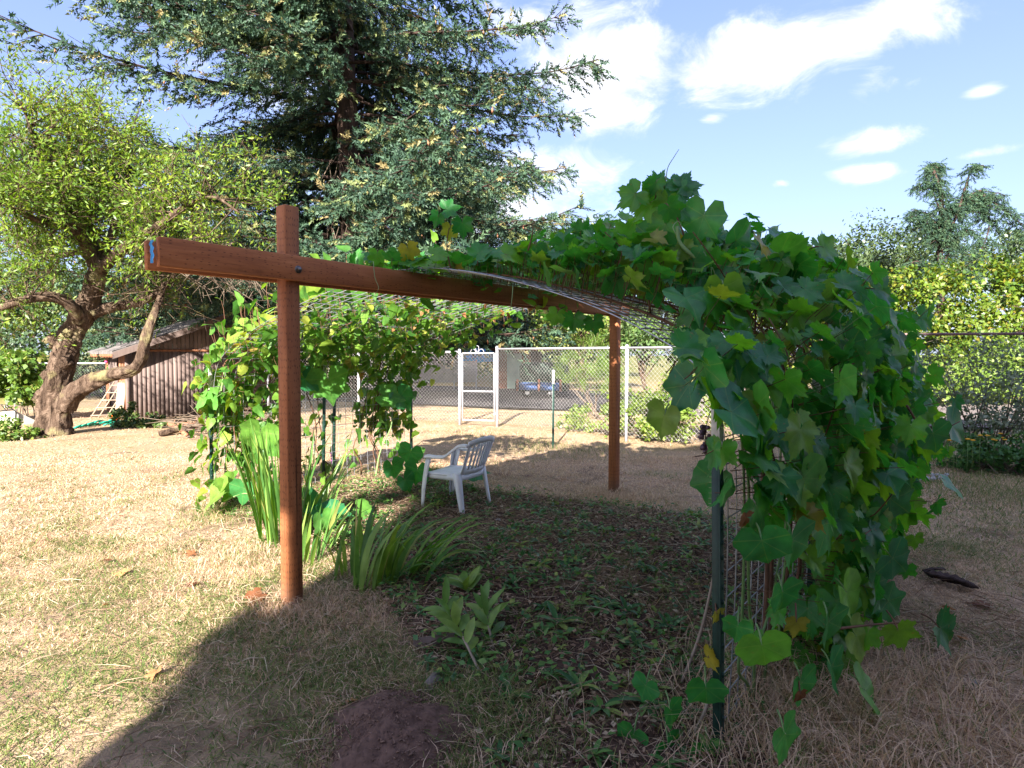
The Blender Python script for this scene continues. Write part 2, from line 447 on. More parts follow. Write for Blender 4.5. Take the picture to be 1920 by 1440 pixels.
M['bluetag'] = simple('blue_plastic_tag', (0.02, 0.23, 0.62), (0.03, 0.34, 0.72), 0.4, 0.4, scale=40)
m, h, out = new_mat('asphalt'); M['asphalt'] = m
p = h.pos(); nz = h.noise(p, 40, 3); n2_ = h.noise(p, 0.6, 3)
pbr(h, out, h.mix(h.mapr(n2_, 0.35, 0.65), h.mix(nz, (0.028, 0.026, 0.028), (0.055, 0.052, 0.053)), h.mix(nz, (0.040, 0.036, 0.035), (0.075, 0.066, 0.062))), 0.92, 0.2, 0, h.bump(nz, 0.4, 0.01))  # lowered tone stands for the shade over the yard behind the gate
M['gravel'] = simple('pale_gravel', (0.20, 0.165, 0.15), (0.13, 0.11, 0.105), 0.95, 0.1, 0, scale=9, bump=0.3, coords='Object')
m, h, out = new_mat('weathered_board'); M['board'] = m
oi = h.n('ShaderNodeObjectInfo').outputs['Random']
ofs = h.math('MULTIPLY', oi, 57.0); ad = h.n('ShaderNodeVectorMath', operation='ADD', ins={0: h.coord('Object'), 1: h.n('ShaderNodeCombineXYZ', ins={0: ofs, 1: ofs, 2: ofs}).outputs[0]})
gr = h.noise(h.vmul(ad.outputs[0], (5, 5, 0.6)), 3, 5, 0.7)
c = h.mix(h.mapr(gr, 0.3, 0.7), (0.12, 0.092, 0.083), (0.175, 0.138, 0.125))
c = h.mix(1.0, c, h.ramp(oi, [(0, (0.75, 0.72, 0.70)), (1, (1.15, 1.1, 1.08))]), 'MULTIPLY')
pbr(h, out, c, 0.85, 0.15, 0, h.bump(gr, 0.2, 0.004))
m, h, out = new_mat('reddish_board'); M['rboard'] = m
oi = h.n('ShaderNodeObjectInfo').outputs['Random']
ofs = h.math('MULTIPLY', oi, 57.0); ad = h.n('ShaderNodeVectorMath', operation='ADD', ins={0: h.coord('Object'), 1: h.n('ShaderNodeCombineXYZ', ins={0: ofs, 1: ofs, 2: ofs}).outputs[0]})
gr = h.noise(h.vmul(ad.outputs[0], (5, 5, 0.6)), 3, 5, 0.7)
c = h.mix(h.mapr(gr, 0.3, 0.7), (0.17, 0.07, 0.035), (0.34, 0.17, 0.10))
c = h.mix(1.0, c, h.ramp(oi, [(0, (0.75, 0.72, 0.70)), (1, (1.15, 1.1, 1.08))]), 'MULTIPLY')
pbr(h, out, c, 0.85, 0.15, 0, h.bump(gr, 0.2, 0.004))
M['shingle'] = simple('worn_shingle', (0.19, 0.175, 0.17), (0.10, 0.09, 0.085), 0.9, 0.15, scale=9)
M['osb'] = simple('chipboard', (0.22, 0.16, 0.11), (0.12, 0.085, 0.06), 0.9, 0.1, scale=30)
M['redwood0'] = simple('dark_backing', (0.05, 0.035, 0.03), (0.04, 0.03, 0.025), 0.9)
M['black'] = simple('black_gap', (0.012, 0.012, 0.012), (0.02, 0.02, 0.02), 0.8, 0.2)

# ------------------------------------------------------------------ ground
gx = np.unique(np.concatenate([np.arange(-4.2, 4.2, 0.09), np.arange(-14, 14.01, 0.4), np.linspace(-60, 60, 31), np.linspace(-600, 600, 21)]).round(3))
gy = np.unique(np.concatenate([np.arange(1.2, 8.4, 0.09), np.arange(-14, 24, 0.4), np.linspace(-60, 80, 36), np.linspace(-600, 900, 26)]).round(3))
XX, YY = np.meshgrid(gx, gy, indexing='ij')
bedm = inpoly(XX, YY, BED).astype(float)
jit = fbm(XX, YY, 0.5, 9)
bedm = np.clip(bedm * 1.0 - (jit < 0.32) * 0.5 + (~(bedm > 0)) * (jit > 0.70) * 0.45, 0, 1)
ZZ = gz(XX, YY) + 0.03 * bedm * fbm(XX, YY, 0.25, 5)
ii = np.arange(len(gx) * len(gy)).reshape(len(gx), len(gy))
GF = np.stack([ii[:-1, :-1], ii[1:, :-1], ii[1:, 1:], ii[:-1, 1:]], -1).reshape(-1, 4)
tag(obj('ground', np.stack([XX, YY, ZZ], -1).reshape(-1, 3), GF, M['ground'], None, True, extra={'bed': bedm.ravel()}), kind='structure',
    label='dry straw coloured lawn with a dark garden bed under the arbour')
# lane behind the fence
lane = np.array([[-30, 26, 0.06], [-9, 20.2, 0.06], [-2, 17.6, 0.06], [3, 15.4, 0.06], [7.5, 12.6, 0.06], [13, 11.2, 0.06], [30, 9.5, 0.06],
                 [34, 15.5, 0.06], [15, 17.6, 0.06], [9.5, 19.5, 0.06], [4.5, 23.5, 0.06], [-1, 27.5, 0.06], [-8, 30, 0.06], [-29, 37, 0.06]], float)
tag(obj('lane', lane, [[i, i + 1, 12 - i, 13 - i] for i in range(3)], M['asphalt']), kind='structure', label='asphalt lane behind the gate, coloured darker to stand for shade')
tag(obj('gravel_drive', lane, [[i, i + 1, 12 - i, 13 - i] for i in range(3, 6)], M['gravel']), kind='structure', label='pale gravel drive running right behind the fence')

# ------------------------------------------------------------------ house behind the photographer (casts the shade)
hp = np.array([-1.30, 3.56]) - 8.2 * np.array([0.20, 0.98]); hd = np.array([1.0, 0.0])            # its shade edge passes the near post
hs = empty('house', (hp[0], hp[1], 0), 0.0, label='tall grey gabled house behind the photographer shading the right side of the garden', cat='house')
M['siding'] = simple('grey_siding', (0.34, 0.35, 0.36), (0.28, 0.29, 0.30), 0.8, 0.2, stretch=(0.2, 0.2, 9), scale=3)
HW, HE, HR, HDp = 17.4, 6.3, 9.7, 9.0
wv_ = [[0, 0, -0.1], [HW, 0, -0.1], [HW, 0, HE], [HW / 2, 0, HR], [0, 0, HE]]
obj('wall', np.array(wv_ + [[x, -HDp, z] for x, _, z in wv_]), [[0, 1, 2, 3, 4], [9, 8, 7, 6, 5], [0, 4, 9, 5], [1, 6, 7, 2], [2, 7, 8, 3], [3, 8, 9, 4]], M['siding'], hs)
rs_ = (HR - HE) / (HW / 2); rp_ = [[-0.35, HE - 0.35 * rs_ + 0.02], [HW / 2, HR + 0.02], [HW + 0.35, HE - 0.35 * rs_ + 0.02]]
rv = [[x, y, z + t] for y in (0.4, -HDp - 0.4) for t in (0, 0.18) for x, z in rp_]
obj('roof', rv, [[0, 1, 7, 6], [1, 2, 8, 7], [3, 9, 10, 4], [4, 10, 11, 5], [0, 3, 4, 1], [1, 4, 5, 2], [6, 7, 10, 9], [7, 8, 11, 10], [0, 6, 9, 3], [2, 5, 11, 8]], M['shingle'], hs)
for wx in (3, 8, 13):
    for wz in (1.7, 4.6):
        wn = obj('window', *box((wx, 0.02, wz), (1.3, 0.08, 1.3)), M['twhite'], hs)
        obj('pane', *box((wx, 0.065, wz), (1.1, 0.03, 1.1)), M['black'], wn)


# ------------------------------------------------------------------ leaf templates (petiole at origin, tip +Y, normal +Z)
def leaf_template(kind, seed=0):
    g = np.random.default_rng(seed)
    if kind == 'grape':
        prof = [(-170, 0.30), (-152, 0.62), (-138, 0.68), (-124, 0.72), (-110, 0.86), (-100, 0.78), (-84, 0.62), (-70, 0.78), (-56, 0.92), (-46, 1.02), (-38, 0.88), (-24, 0.70), (-15, 0.90), (-8, 0.98), (0, 1.16)]
        spokes = (-110, -46, 0)
    elif kind == 'gourd':
        prof = [(-172, 0.26), (-160, 0.62), (-140, 0.78), (-120, 0.80), (-104, 0.84), (-88, 0.76), (-70, 0.76), (-56, 0.84), (-48, 0.88), (-36, 0.76), (-22, 0.78), (-10, 0.94), (0, 1.12)]
        spokes = (-104, -48, 0)
    else:   # small oval pointed leaf
        prof = [(-170, 0.14), (-120, 0.36), (-80, 0.44), (-50, 0.53), (-30, 0.64), (-14, 0.82), (0, 1.1)]
        spokes = (0,)
    if kind == 'grape':      # toothed margin
        p2 = []
        for (a0_, r0_), (a1_, r1_) in zip(prof[:-1], prof[1:]): p2 += [(a0_, r0_), ((a0_ + a1_) / 2, (r0_ + r1_) / 2 * 0.90)]
        prof = p2 + [prof[-1]]
    full = prof + [(-a, r) for a, r in prof[::-1][1:]]
    n = len(full)
    wob = g.uniform(0.90, 1.10, n); wob[n // 2] = g.uniform(0.95, 1.15)
    k1, k2, k3 = g.uniform(0.10, 0.75), g.uniform(-0.35, 0.55), g.uniform(0, 6.28)
    fold = g.uniform(0.0, 0.45)
    def zc(x, y):
        r2 = x * x + y * y
        return -k1 * np.sign(y) * y * y * 0.8 - k2 * x * x * 0.6 + fold * abs(x) * 0.7 + 0.16 * np.sin(5 * np.arctan2(x, y) + k3) * r2
    V = [[0, 0, 0]]; ve = [1.0]
    for ringf in (0.5, 1.0):
        for i, (a, r) in enumerate(full):
            if kind == 'grape' and ringf < 1 and i % 2: r = (full[i - 1][1] + full[(i + 1) % n][1]) / 2
            t = math.radians(a); rr = r * wob[i] * ringf * 0.55 if ringf < 1 else r * wob[i] * 0.55
            if ringf < 1: rr *= 0.95
            x, y = rr * math.sin(t), rr * math.cos(t)
            V.append([x, y, float(zc(x, y))]); ve.append(1.0 if abs(a) in [abs(s) for s in spokes] else 0.0)
    F = []
    for i in range(n - 1):
        F.append([0, 1 + i + 1, 1 + i])
        F.append([1 + i, 1 + i + 1, 1 + n + i]); F.append([1 + i + 1, 1 + n + i + 1, 1 + n + i])
    return (np.array(V), np.array(F), np.array(ve))


GRAPE = [leaf_template('grape', i) for i in range(6)]
GOURD = [leaf_template('gourd', 20 + i) for i in range(6)]
OVAL = [leaf_template('oval', 40 + i) for i in range(4)]
LEAFMESH = {}


def leaf_mesh(kind, i, mat):
    k = (kind, i, mat)
    if k not in LEAFMESH:
        T = {'grape': GRAPE, 'gourd': GOURD, 'oval': OVAL}[kind]; T = T[i % len(T)]
        LEAFMESH[k] = mesh('leaf', T[0], T[1], M[mat], True, vein=T[2])
    return LEAFMESH[k]


def leaf_obj(kind, i, mat, parent, P, Mx, name='leaf'):
    o = bpy.data.objects.new(name, leaf_mesh(kind, i, mat)); link(o, parent)
    m4 = Matrix([[*Mx[0], P[0]], [*Mx[1], P[1]], [*Mx[2], P[2]], [0, 0, 0, 1]])
    o.matrix_basis = m4; return o


# strip leaves: V profile blades along a curve
def strip(P, Wd, N, fold=0.25):
    """P (n,3) centre line, Wd widths, N side vectors (n,3) -> quads, 3 verts across"""
    P = np.asarray(P); T = np.gradient(P, axis=0); nn = norm(np.cross(N, T))
    L = P + N * Wd[:, None] / 2 + nn * (Wd * fold)[:, None]; Rr = P - N * Wd[:, None] / 2 + nn * (Wd * fold)[:, None]
    V = np.stack([L, P, Rr], 1).reshape(-1, 3); n = len(P)
    F = []
    for i in range(n - 1):
        F += [[3 * i, 3 * i + 1, 3 * i + 4, 3 * i + 3], [3 * i + 1, 3 * i + 2, 3 * i + 5, 3 * i + 4]]
    return V, np.array(F)




def objw(name, V, F, mat, parent, smooth=False, **kw):
    """mesh given in world coordinates under a parent that is only translated"""
    return obj(name, np.asarray(V) - np.array(parent.location), F, mat, parent, smooth, **kw)


def sticks(P0, P1, r0, r1, sides=3):
    P0 = np.asarray(P0, float); P1 = np.asarray(P1, float); n = len(P0)
    T = norm(P1 - P0); ref = np.where(np.abs(T[:, 2:3]) < 0.9, np.array([[0, 0, 1.0]]), np.array([[1.0, 0, 0]]))
    u = norm(np.cross(T, ref)); w = np.cross(T, u)
    a = np.arange(sides) / sides * 2 * PI
    r0 = np.broadcast_to(r0, n)[:, None, None]; r1 = np.broadcast_to(r1, n)[:, None, None]
    ring = u[:, None, :] * np.cos(a)[None, :, None] + w[:, None, :] * np.sin(a)[None, :, None]
    V = np.concatenate([P0[:, None, :] + ring * r0, P1[:, None, :] + ring * r1], 1)
    k = np.arange(sides); k2 = (k + 1) % sides
    F0 = np.stack([k, k2, k2 + sides, k + sides], -1)
    F = (F0[None] + (np.arange(n) * 2 * sides)[:, None, None]).reshape(-1, 4)
    return V.reshape(-1, 3), F


# ================================================================== ARBOUR FRAME
arb = empty('timber_arbor', (B0[0], B0[1], 0), math.atan2(U[1], U[0]), label='reddish brown timber arbour of two posts and a sandwiched crossbeam', cat='arbor')
p1 = obj('post', *bevbox((0, 0, 1.125), (0.092, 0.092, 2.45), 0.005), M['lumber'], arb); p1.location = (0, 0, 0.0)
p1.rotation_euler = (0.0, 0.006, 0.0)
p2 = obj('post', *bevbox((0, 0, 0.97), (0.092, 0.092, 2.14), 0.005), M['lumber'], arb); p2.location = (3.92, 0, 0)
for yy, hh in ((-0.068, 0.0), (0.068, -0.004)):
    b = obj('beam', *bevbox((0, 0, 2.40), (0.142, 0.038, 4.80), 0.004), M['lumber'], arb)
    b.location = (-0.72, yy, 1.992 + hh); b.rotation_euler = (0, PI / 2, 0)
for (bx_, ph) in ((0.02, 0), (3.92, 1)):
    for sy in (-1, 1):
        V, F = tube([[bx_, sy * 0.087, 1.985], [bx_, sy * 0.091, 1.985]], [0.022, 0.022], 12)
        V2, F2 = tube([[bx_, sy * 0.091, 1.985], [bx_, sy * 0.106, 1.985]], [0.0135, 0.0125], 6)
        obj('bolt', *merge([(V, F), (V2, F2)]), M['bolt'], arb)
# crumpled blue plastic label stapled to the beam end
tv = []
for i in range(7):
    z = 2.045 - i * 0.018
    for j in range(4):
        tv.append([-0.729 - 0.010 * math.sin(i * 1.7 + j * 2.1) ** 2 - 0.002, -0.062 + j * 0.011 + 0.004 * math.sin(i * 1.3), z])
obj('lumber_tag', tv, [[i * 4 + j, i * 4 + j + 1, i * 4 + j + 5, i * 4 + j + 4] for i in range(6) for j in range(3)], M['bluetag'], arb)

# ================================================================== WIRE PANELS AND T-POSTS
QT = 2.43
prof_r = catmull([(2.43, 0.02), (2.45, 0.6), (2.44, 1.10), (2.38, 1.36), (2.2, 1.53), (1.7, 1.745), (1.0, 1.94), (0.4, 2.05), (0, 2.082), (-0.3, 2.088)], 10)
seg = np.hypot(*np.diff(prof_r, axis=0).T); arc = np.concatenate([[0], np.cumsum(seg)])
PL = arc[-1]


def prof(side, s):
    s = np.clip(np.asarray(s, float), 0, PL)
    q = np.interp(s, arc, prof_r[:, 0]); z = np.interp(s, arc, prof_r[:, 1])
    return (q, z) if side > 0 else (-q * 1.123, z)


def surf(side, w, s):
    """point of the wire sheet; w metres along the beam from the near edge, s metres up from the ground"""
    q, z = prof(side, s)
    a0 = 0.30 + 0.58 * (1 - np.clip(np.abs(q), 0, 2.43) / 2.43) if side > 0 else 0.90 + 0 * np.asarray(q)
    a = a0 + w
    return np.stack([B0[0] + a * U[0] + q * R2[0], B0[1] + a * U[1] + q * R2[1], z + 0 * a], -1)


def surf_n(side, w, s):
    t = norm(surf(side, w, np.asarray(s) + 0.03) - surf(side, w, np.asarray(s) - 0.03))
    al = np.broadcast_to(np.array([U[0], U[1], 0.0]), t.shape)
    n = np.cross(t, al) if side < 0 else np.cross(al, t)
    return norm(n), t


if surf_n(1, np.array([0.5]), np.array([0.8]))[0][0] @ np.array([R2[0], R2[1], 0]) < 0: FLIP = -1
else: FLIP = 1
WP = [(1, 0, 'galvanised wire panel arching from the near green post up to the beam'),
      (1, 1, 'galvanised wire panel buried in grape leaves behind the near right panel'),
      (-1, 0, 'rusty grey wire panel arching up from the leftmost green post'),
      (-1, 1, 'rusty grey wire panel behind the white chair at the arch far left side')]
for side, k, lab in WP:
    base = surf(side, k * 1.25 + 0.6, 0.0)
    e = empty('wire_panel', base, label=lab, cat='wire panel', group='arched wire panels over the arbour')
    parts = []
    ss = np.linspace(0, PL, 46)
    for i in range(13):
        w = k * 1.25 + i * 0.1016
        parts.append(tube(surf(side, np.full(46, w), ss), 0.0030, 5, False))
    objw('lengthwise_wires', *merge(parts), M['wire'], e, True)
    parts = []
    for s in np.arange(0.05, PL, 0.1016):
        w = k * 1.25 + np.array([-0.004, 0.41, 0.82, 1.2234])
        pp = surf(side, w, np.full(4, s)) + np.array([0, 0, 0.003])
        parts.append(tube(pp, 0.0028, 4, False))
    objw('crosswise_wires', *merge(parts), M['wire'], e, True)


def tpost(base, H, lean, label, rz=0.3):
    e = empty('metal_fence_post', base, rz, label=label, cat='fence post', group='green steel posts holding the wire panels')
    e.rotation_euler = (lean[0], lean[1], rz)
    obj('post', *merge([bevbox((0, 0, (H - 0.22 - 0.2) / 2), (0.036, 0.006, H - 0.22 + 0.2), 0.001), bevbox((0, 0.018, (H - 0.22 - 0.2) / 2), (0.006, 0.032, H - 0.22 + 0.2), 0.001)] +
                       [box((0, -0.005, z), (0.014, 0.006, 0.016)) for z in np.arange(0.1, H - 0.26, 0.055)]), M['tgreen'], e)
    obj('white_tip', *merge([bevbox((0, 0, H - 0.11), (0.0365, 0.0066, 0.22), 0.001), bevbox((0, 0.018, H - 0.11), (0.0066, 0.0325, 0.22), 0.001)] +
                            [box((0, -0.005, z), (0.014, 0.006, 0.016)) for z in np.arange(H - 0.19, H - 0.02, 0.055)]), M['twhite'], e)


tpost(ab(0.22, 2.47), 1.37, (-0.016, -0.013), 'green steel post with white top at the near end of the right panel', 0.9)
tpost(ab(1.55, 2.50), 1.40, (0, 0), 'green steel post hidden among the leaves in the middle of the right panel', 0.9)
tpost(ab(2.78, 2.50), 1.40, (0, 0), 'green steel post at the far end of the right panel', 0.9)
tpost(ab(0.87, -2.76), 1.38, (0, 0.01), 'green steel post leftmost in the yellow green vine beside the lawn', 0.9)
tpost(ab(2.10, -2.70), 1.40, (0.0, 0.03), 'left one of two green steel posts standing close together', 0.9)
tpost(ab(2.28, -2.76), 1.40, (0.0, 0.03), 'right one of two green steel posts standing close together', 0.9)
tpost(ab(3.50, -2.76), 1.38, (0, 0), 'green steel post behind the white chair at the end of the vine', 0.9)
tpost(G(1037, 838), 1.25, (0, 0.0), 'green steel post with white top standing by the bright shrub at the fence', 0.2)


# ================================================================== VINES
def vine_sheet(side, n, dens, lsize, normalmix, off, g):
    w = g.uniform(-0.30, 2.72 if side > 0 else 2.75, n * 8); s = g.uniform(0, PL, n * 8)
    keep = g.uniform(0, 1, n * 8) < dens(w, s)
    w, s = w[keep][:n], s[keep][:n]
    P = surf(side, w, s); N, T = surf_n(side, w, s); N = N * FLIP if side > 0 else N
    up = np.array([[0, 0, 1.0]])
    if side < 0:
        sg = np.sign(np.sum(N * np.array([[-R2[0], -R2[1], 0.6]]), -1, keepdims=True)); N = N * sg
    o = off(w, s, len(w))
    Q = P + N * o[:, None]
    tip = -T * 0.8 * np.sign(T[:, 2:3] + 1e-6) + np.array([[0, 0, -0.45]]) + N * 0.55 + rdir(len(w), g) * 0.95
    nrm = N * normalmix[0] + up * normalmix[1] + rdir(len(w), g) * normalmix[2]
    sz = lsize(len(w), g)
    return P, Q, tip, nrm, sz, N


def put_leaves(vine, kinds, P, Q, tip, nrm, sz, mat, n_obj, g, stemmat, score):
    """the n_obj leaves of the best score become parts of their own, the others one merged foliage part"""
    Mx = frames(tip, nrm, sz); n = len(Q)
    order = np.argsort(-score); first = order[:n_obj]; rest = order[n_obj:]
    loc = np.array(vine.location)
    for i in first:
        leaf_obj(kinds, int(g.integers(0, 6)), mat, vine, Q[i] - loc, Mx[i])
    if len(rest):
        T = {'grape': GRAPE, 'gourd': GOURD, 'oval': OVAL}[kinds]; Vs, Fs, rn, vn, o = [], [], [], [], 0
        which = g.integers(0, len(T), len(rest))
        for k in range(len(T)):
            idx = rest[which == k]
            if not len(idx): continue
            V, F = inst((T[k][0], T[k][1]), Mx[idx], Q[idx])
            Vs.append(V); Fs.append(F + o); o += len(V)
            rn.append(rep(g.uniform(0, 1, len(idx)), T[k])); vn.append(np.tile(T[k][2], len(idx)))
        f = objw('foliage', np.concatenate(Vs), np.concatenate(Fs), M[mat], vine, True, rnd=np.concatenate(rn), vein=np.concatenate(vn))
        f['kind'] = 'stuff'
    dq_ = P - Q; dl_ = np.linalg.norm(dq_, axis=1, keepdims=True); P = Q + dq_ * np.minimum(1, 0.17 / np.maximum(dl_, 1e-4)) + np.array([[0, 0, -0.02]])
    mid = (P + Q) / 2 + rdir(n, g) * 0.012
    V1, F1 = sticks(P, mid, 0.0022, 0.002); V2, F2 = sticks(mid, Q, 0.002, 0.0016)
    objw('leaf_stalks', *merge([(V1, F1), (V2, F2)]), M[stemmat], vine, True)['kind'] = 'stuff'


g = np.random.default_rng(5)
gv = empty('grape_vine', ab(1.5, 2.5), label='dark green grape vine piled over the right side of the arch in shade', cat='vine')


def dens_r(w, s):
    q, z = prof(1, s)
    d = np.where(s < 0.35, 0.05 + 0.85 * (w > 0.65), np.where(s < 0.85, np.where(w < 0.5, 0.06, np.where(w < 0.85, 0.45, 1.0)), 1.0))
    d = np.where((s > 1.15) & (q < 2.3), np.where(w < 0.16, 0.02, 1.0), d)
    d = np.where(q < 1.3, d * np.where(w < 0.30, 0.06, 0.75), d)
    d = np.where(q < 0.45, np.where(w < -0.05, 0.0, 0.7), d)
    d = np.where((q < 0.45) & (w < 0.12), 0.35, d)
    return d * np.where(w < 0.0, np.where(s < 1.3, 0.05, 0.5), 1)


def off_r(w, s, n):
    """leaves fill a bulging volume outside the wire, thickest over the shoulder"""
    bul = np.interp(s, [0, 0.4, 0.9, 1.3, 1.7, 2.3, 2.9, 3.5, PL], [0.24, 0.32, 0.40, 0.47, 0.58, 0.56, 0.34, 0.16, 0.13])
    bul = bul * np.clip(0.22 + w / 0.95, 0.15, 1.0) * (0.72 + 0.55 * fbm(w, s, 0.7, 8))
    stray = np.where(g.uniform(0, 1, n) < 0.13, g.uniform(1.05, 1.45, n), 1.0); stray = np.where(s > 1.5, np.minimum(stray, 1.15), stray)
    return bul * stray * (1 - np.abs(g.normal(0, 0.40, n))) + 0.01


P, Q, tip, nrm, sz, N = vine_sheet(1, 2450, dens_r, lambda n, g: 0.075 + 0.14 * g.beta(1.6, 1.8, n), (0.62, 0.55, 0.80), off_r, g)
camv = np.array([0, 0, CAMH])
put_leaves(gv, 'grape', P, Q, tip, nrm, sz, 'grape', 285, g, 'vstem', 1.5 * np.linalg.norm(Q - P, axis=1) + 0.8 / np.linalg.norm(Q - camv, axis=1) + 2 * sz)

gd = empty('gourd_vine', ab(0.6, 2.3), label='gourd vine with large smooth heart shaped leaves on the near right arch', cat='vine')
P, Q, tip, nrm, sz, N = vine_sheet(1, 200, lambda w, s: dens_r(w, s) * np.clip(1.3 - w * 0.45, 0.2, 1), lambda n, g: g.uniform(0.15, 0.26, n), (0.7, 0.6, 0.65), off_r, g)
put_leaves(gd, 'gourd', P, Q, tip, nrm, sz, 'gourd', 200, g, 'gstem', sz)


def hero(vine, px, py, Y, size_px, ang, kind='gourd', mat='gourd', face=(0.0, 0.35), back=None, i=None, name='leaf', stalk=0.5):
    """a single large leaf: centre pixel, distance, size, direction of its tip in the picture (0 up, 90 right), normal tilt"""
    sc_ = Y / FPX; size = size_px * sc_ / 0.9
    t = np.array([math.sin(math.radians(ang)), 0.0, math.cos(math.radians(ang))])
    view = norm(np.array([0, 0, CAMH]) - W(px, py, Y))
    nrm = view + np.array([face[0], 0, face[1]])
    t = t - 0.25 * view * (1 if back is None else back)
    c = W(px, py, Y); P = c - norm(t) * size * 0.27
    Mx = frames(np.array([t]), np.array([nrm]), size)[0]
    leaf_obj(kind, int(g.integers(0, 6)) if i is None else i, mat, vine, P - np.array(vine.location), Mx, name)
    if stalk:
        e = P + np.array([0.05, 0.16, -0.02]) * stalk - t * 0.10 * stalk
        HST.append(tube(catmull([P, (P + e) / 2 + np.array([0, 0, 0.01]), e], 3), 0.0035, 5, False))


HST = []
HL = [(1405, 785, 2.15, 135, 110, (0.1, 0.9)), (1435, 1040, 2.12, 105, 165, (-0.1, 0.2)), (1435, 1235, 2.05, 105, 165, (0.0, 0.3)), (1330, 925, 2.3, 90, 205, (-0.2, 0.5)),
      (1325, 1310, 2.2, 80, 175, (0, 0.5)), (1275, 745, 2.35, 95, 215, (-0.3, 0.6)), (1285, 680, 2.45, 80, 250, (-0.2, 0.7)), (1240, 800, 2.4, 75, 195, (-0.5, 0.3)), (1400, 640, 2.55, 95, 120, (0.2, 0.8)),
      (1520, 920, 2.35, 105, 150, (0.4, 0.3)), (1490, 1040, 2.2, 110, 170, (0.9, 0.2)), (1310, 430, 3.0, 85, 200, (0.0, 0.9)), (1210, 470, 3.2, 75, 210, (0, 0.8)), (1265, 490, 3.0, 80, 190, (0, 0.7)),
      (1490, 480, 3.0, 100, 100, (-0.2, -0.4)), (1400, 440, 3.1, 85, 60, (0.0, -0.7)), (1370, 450, 3.2, 70, 10, (0, -0.5)), (1560, 560, 3.0, 95, 80, (0.3, -0.5)), (1640, 600, 3.2, 100, 110, (0.5, 0.4)),
      (1620, 660, 2.9, 110, 125, (0.6, -0.2)), (1690, 680, 3.3, 80, 130, (0.7, 0.3)), (1560, 780, 2.7, 120, 150, (0.7, -0.2)), (1640, 780, 3.0, 120, 155, (0.8, 0.0)), (1600, 880, 2.7, 120, 140, (0.9, 0.2)),
      (1680, 850, 3.0, 110, 125, (0.8, -0.3)), (1690, 950, 2.9, 100, 125, (0.7, -0.4)), (1560, 1010, 2.5, 120, 160, (1.0, -0.2)), (1640, 1010, 2.8, 90, 150, (0.8, -0.2)), (1690, 1060, 2.7, 85, 130, (0.7, -0.3)),
      (1800, 810, 3.0, 75, 125, (0.6, 0.4)), (1755, 830, 2.9, 70, 160, (0.6, -0.3)), (1640, 1310, 2.35, 100, 130, (0.7, 0.9)), (1555, 1190, 2.2, 95, 175, (0.9, 0.1)), (1265, 1345, 2.3, 60, 150, (0, 0.8)), (1205, 1300, 2.4, 60, 200, (0, 0.8)),
      (1185, 1395, 2.3, 70, 190, (0, 1.0)), (1260, 1420, 2.25, 80, 160, (0, 1.0)), (1330, 1425, 2.2, 75, 170, (0, 0.9)), (1480, 1400, 2.0, 100, 160, (0.4, 0.6)), (1380, 1190, 2.15, 60, 190, (0, 0.4)), (1360, 560, 2.7, 75, 170, (0, 0.8)), (1450, 690, 2.5, 80, 150, (0.2, 0.6))]
HL += [(1600, 1130, 2.6, 95, 145, (0.8, 0.1)), (1650, 1110, 2.8, 85, 135, (0.8, 0.0)), (1570, 1270, 2.4, 90, 150, (0.7, 0.4)), (1620, 1210, 2.6, 90, 140, (0.8, 0.1)), (1510, 1300, 2.25, 85, 160, (0.4, 0.5)), (1680, 1140, 2.9, 80, 130, (0.7, -0.2)), (1470, 1130, 2.2, 80, 170, (0.5, 0.3))]
for (px, py, Y, s, a, f) in HL: hero(gd, px, py, Y, s, a, face=f)
objw('leaf_stalks', *merge(HST), M['gstem'], gd, True)['kind'] = 'stuff'; HST = []
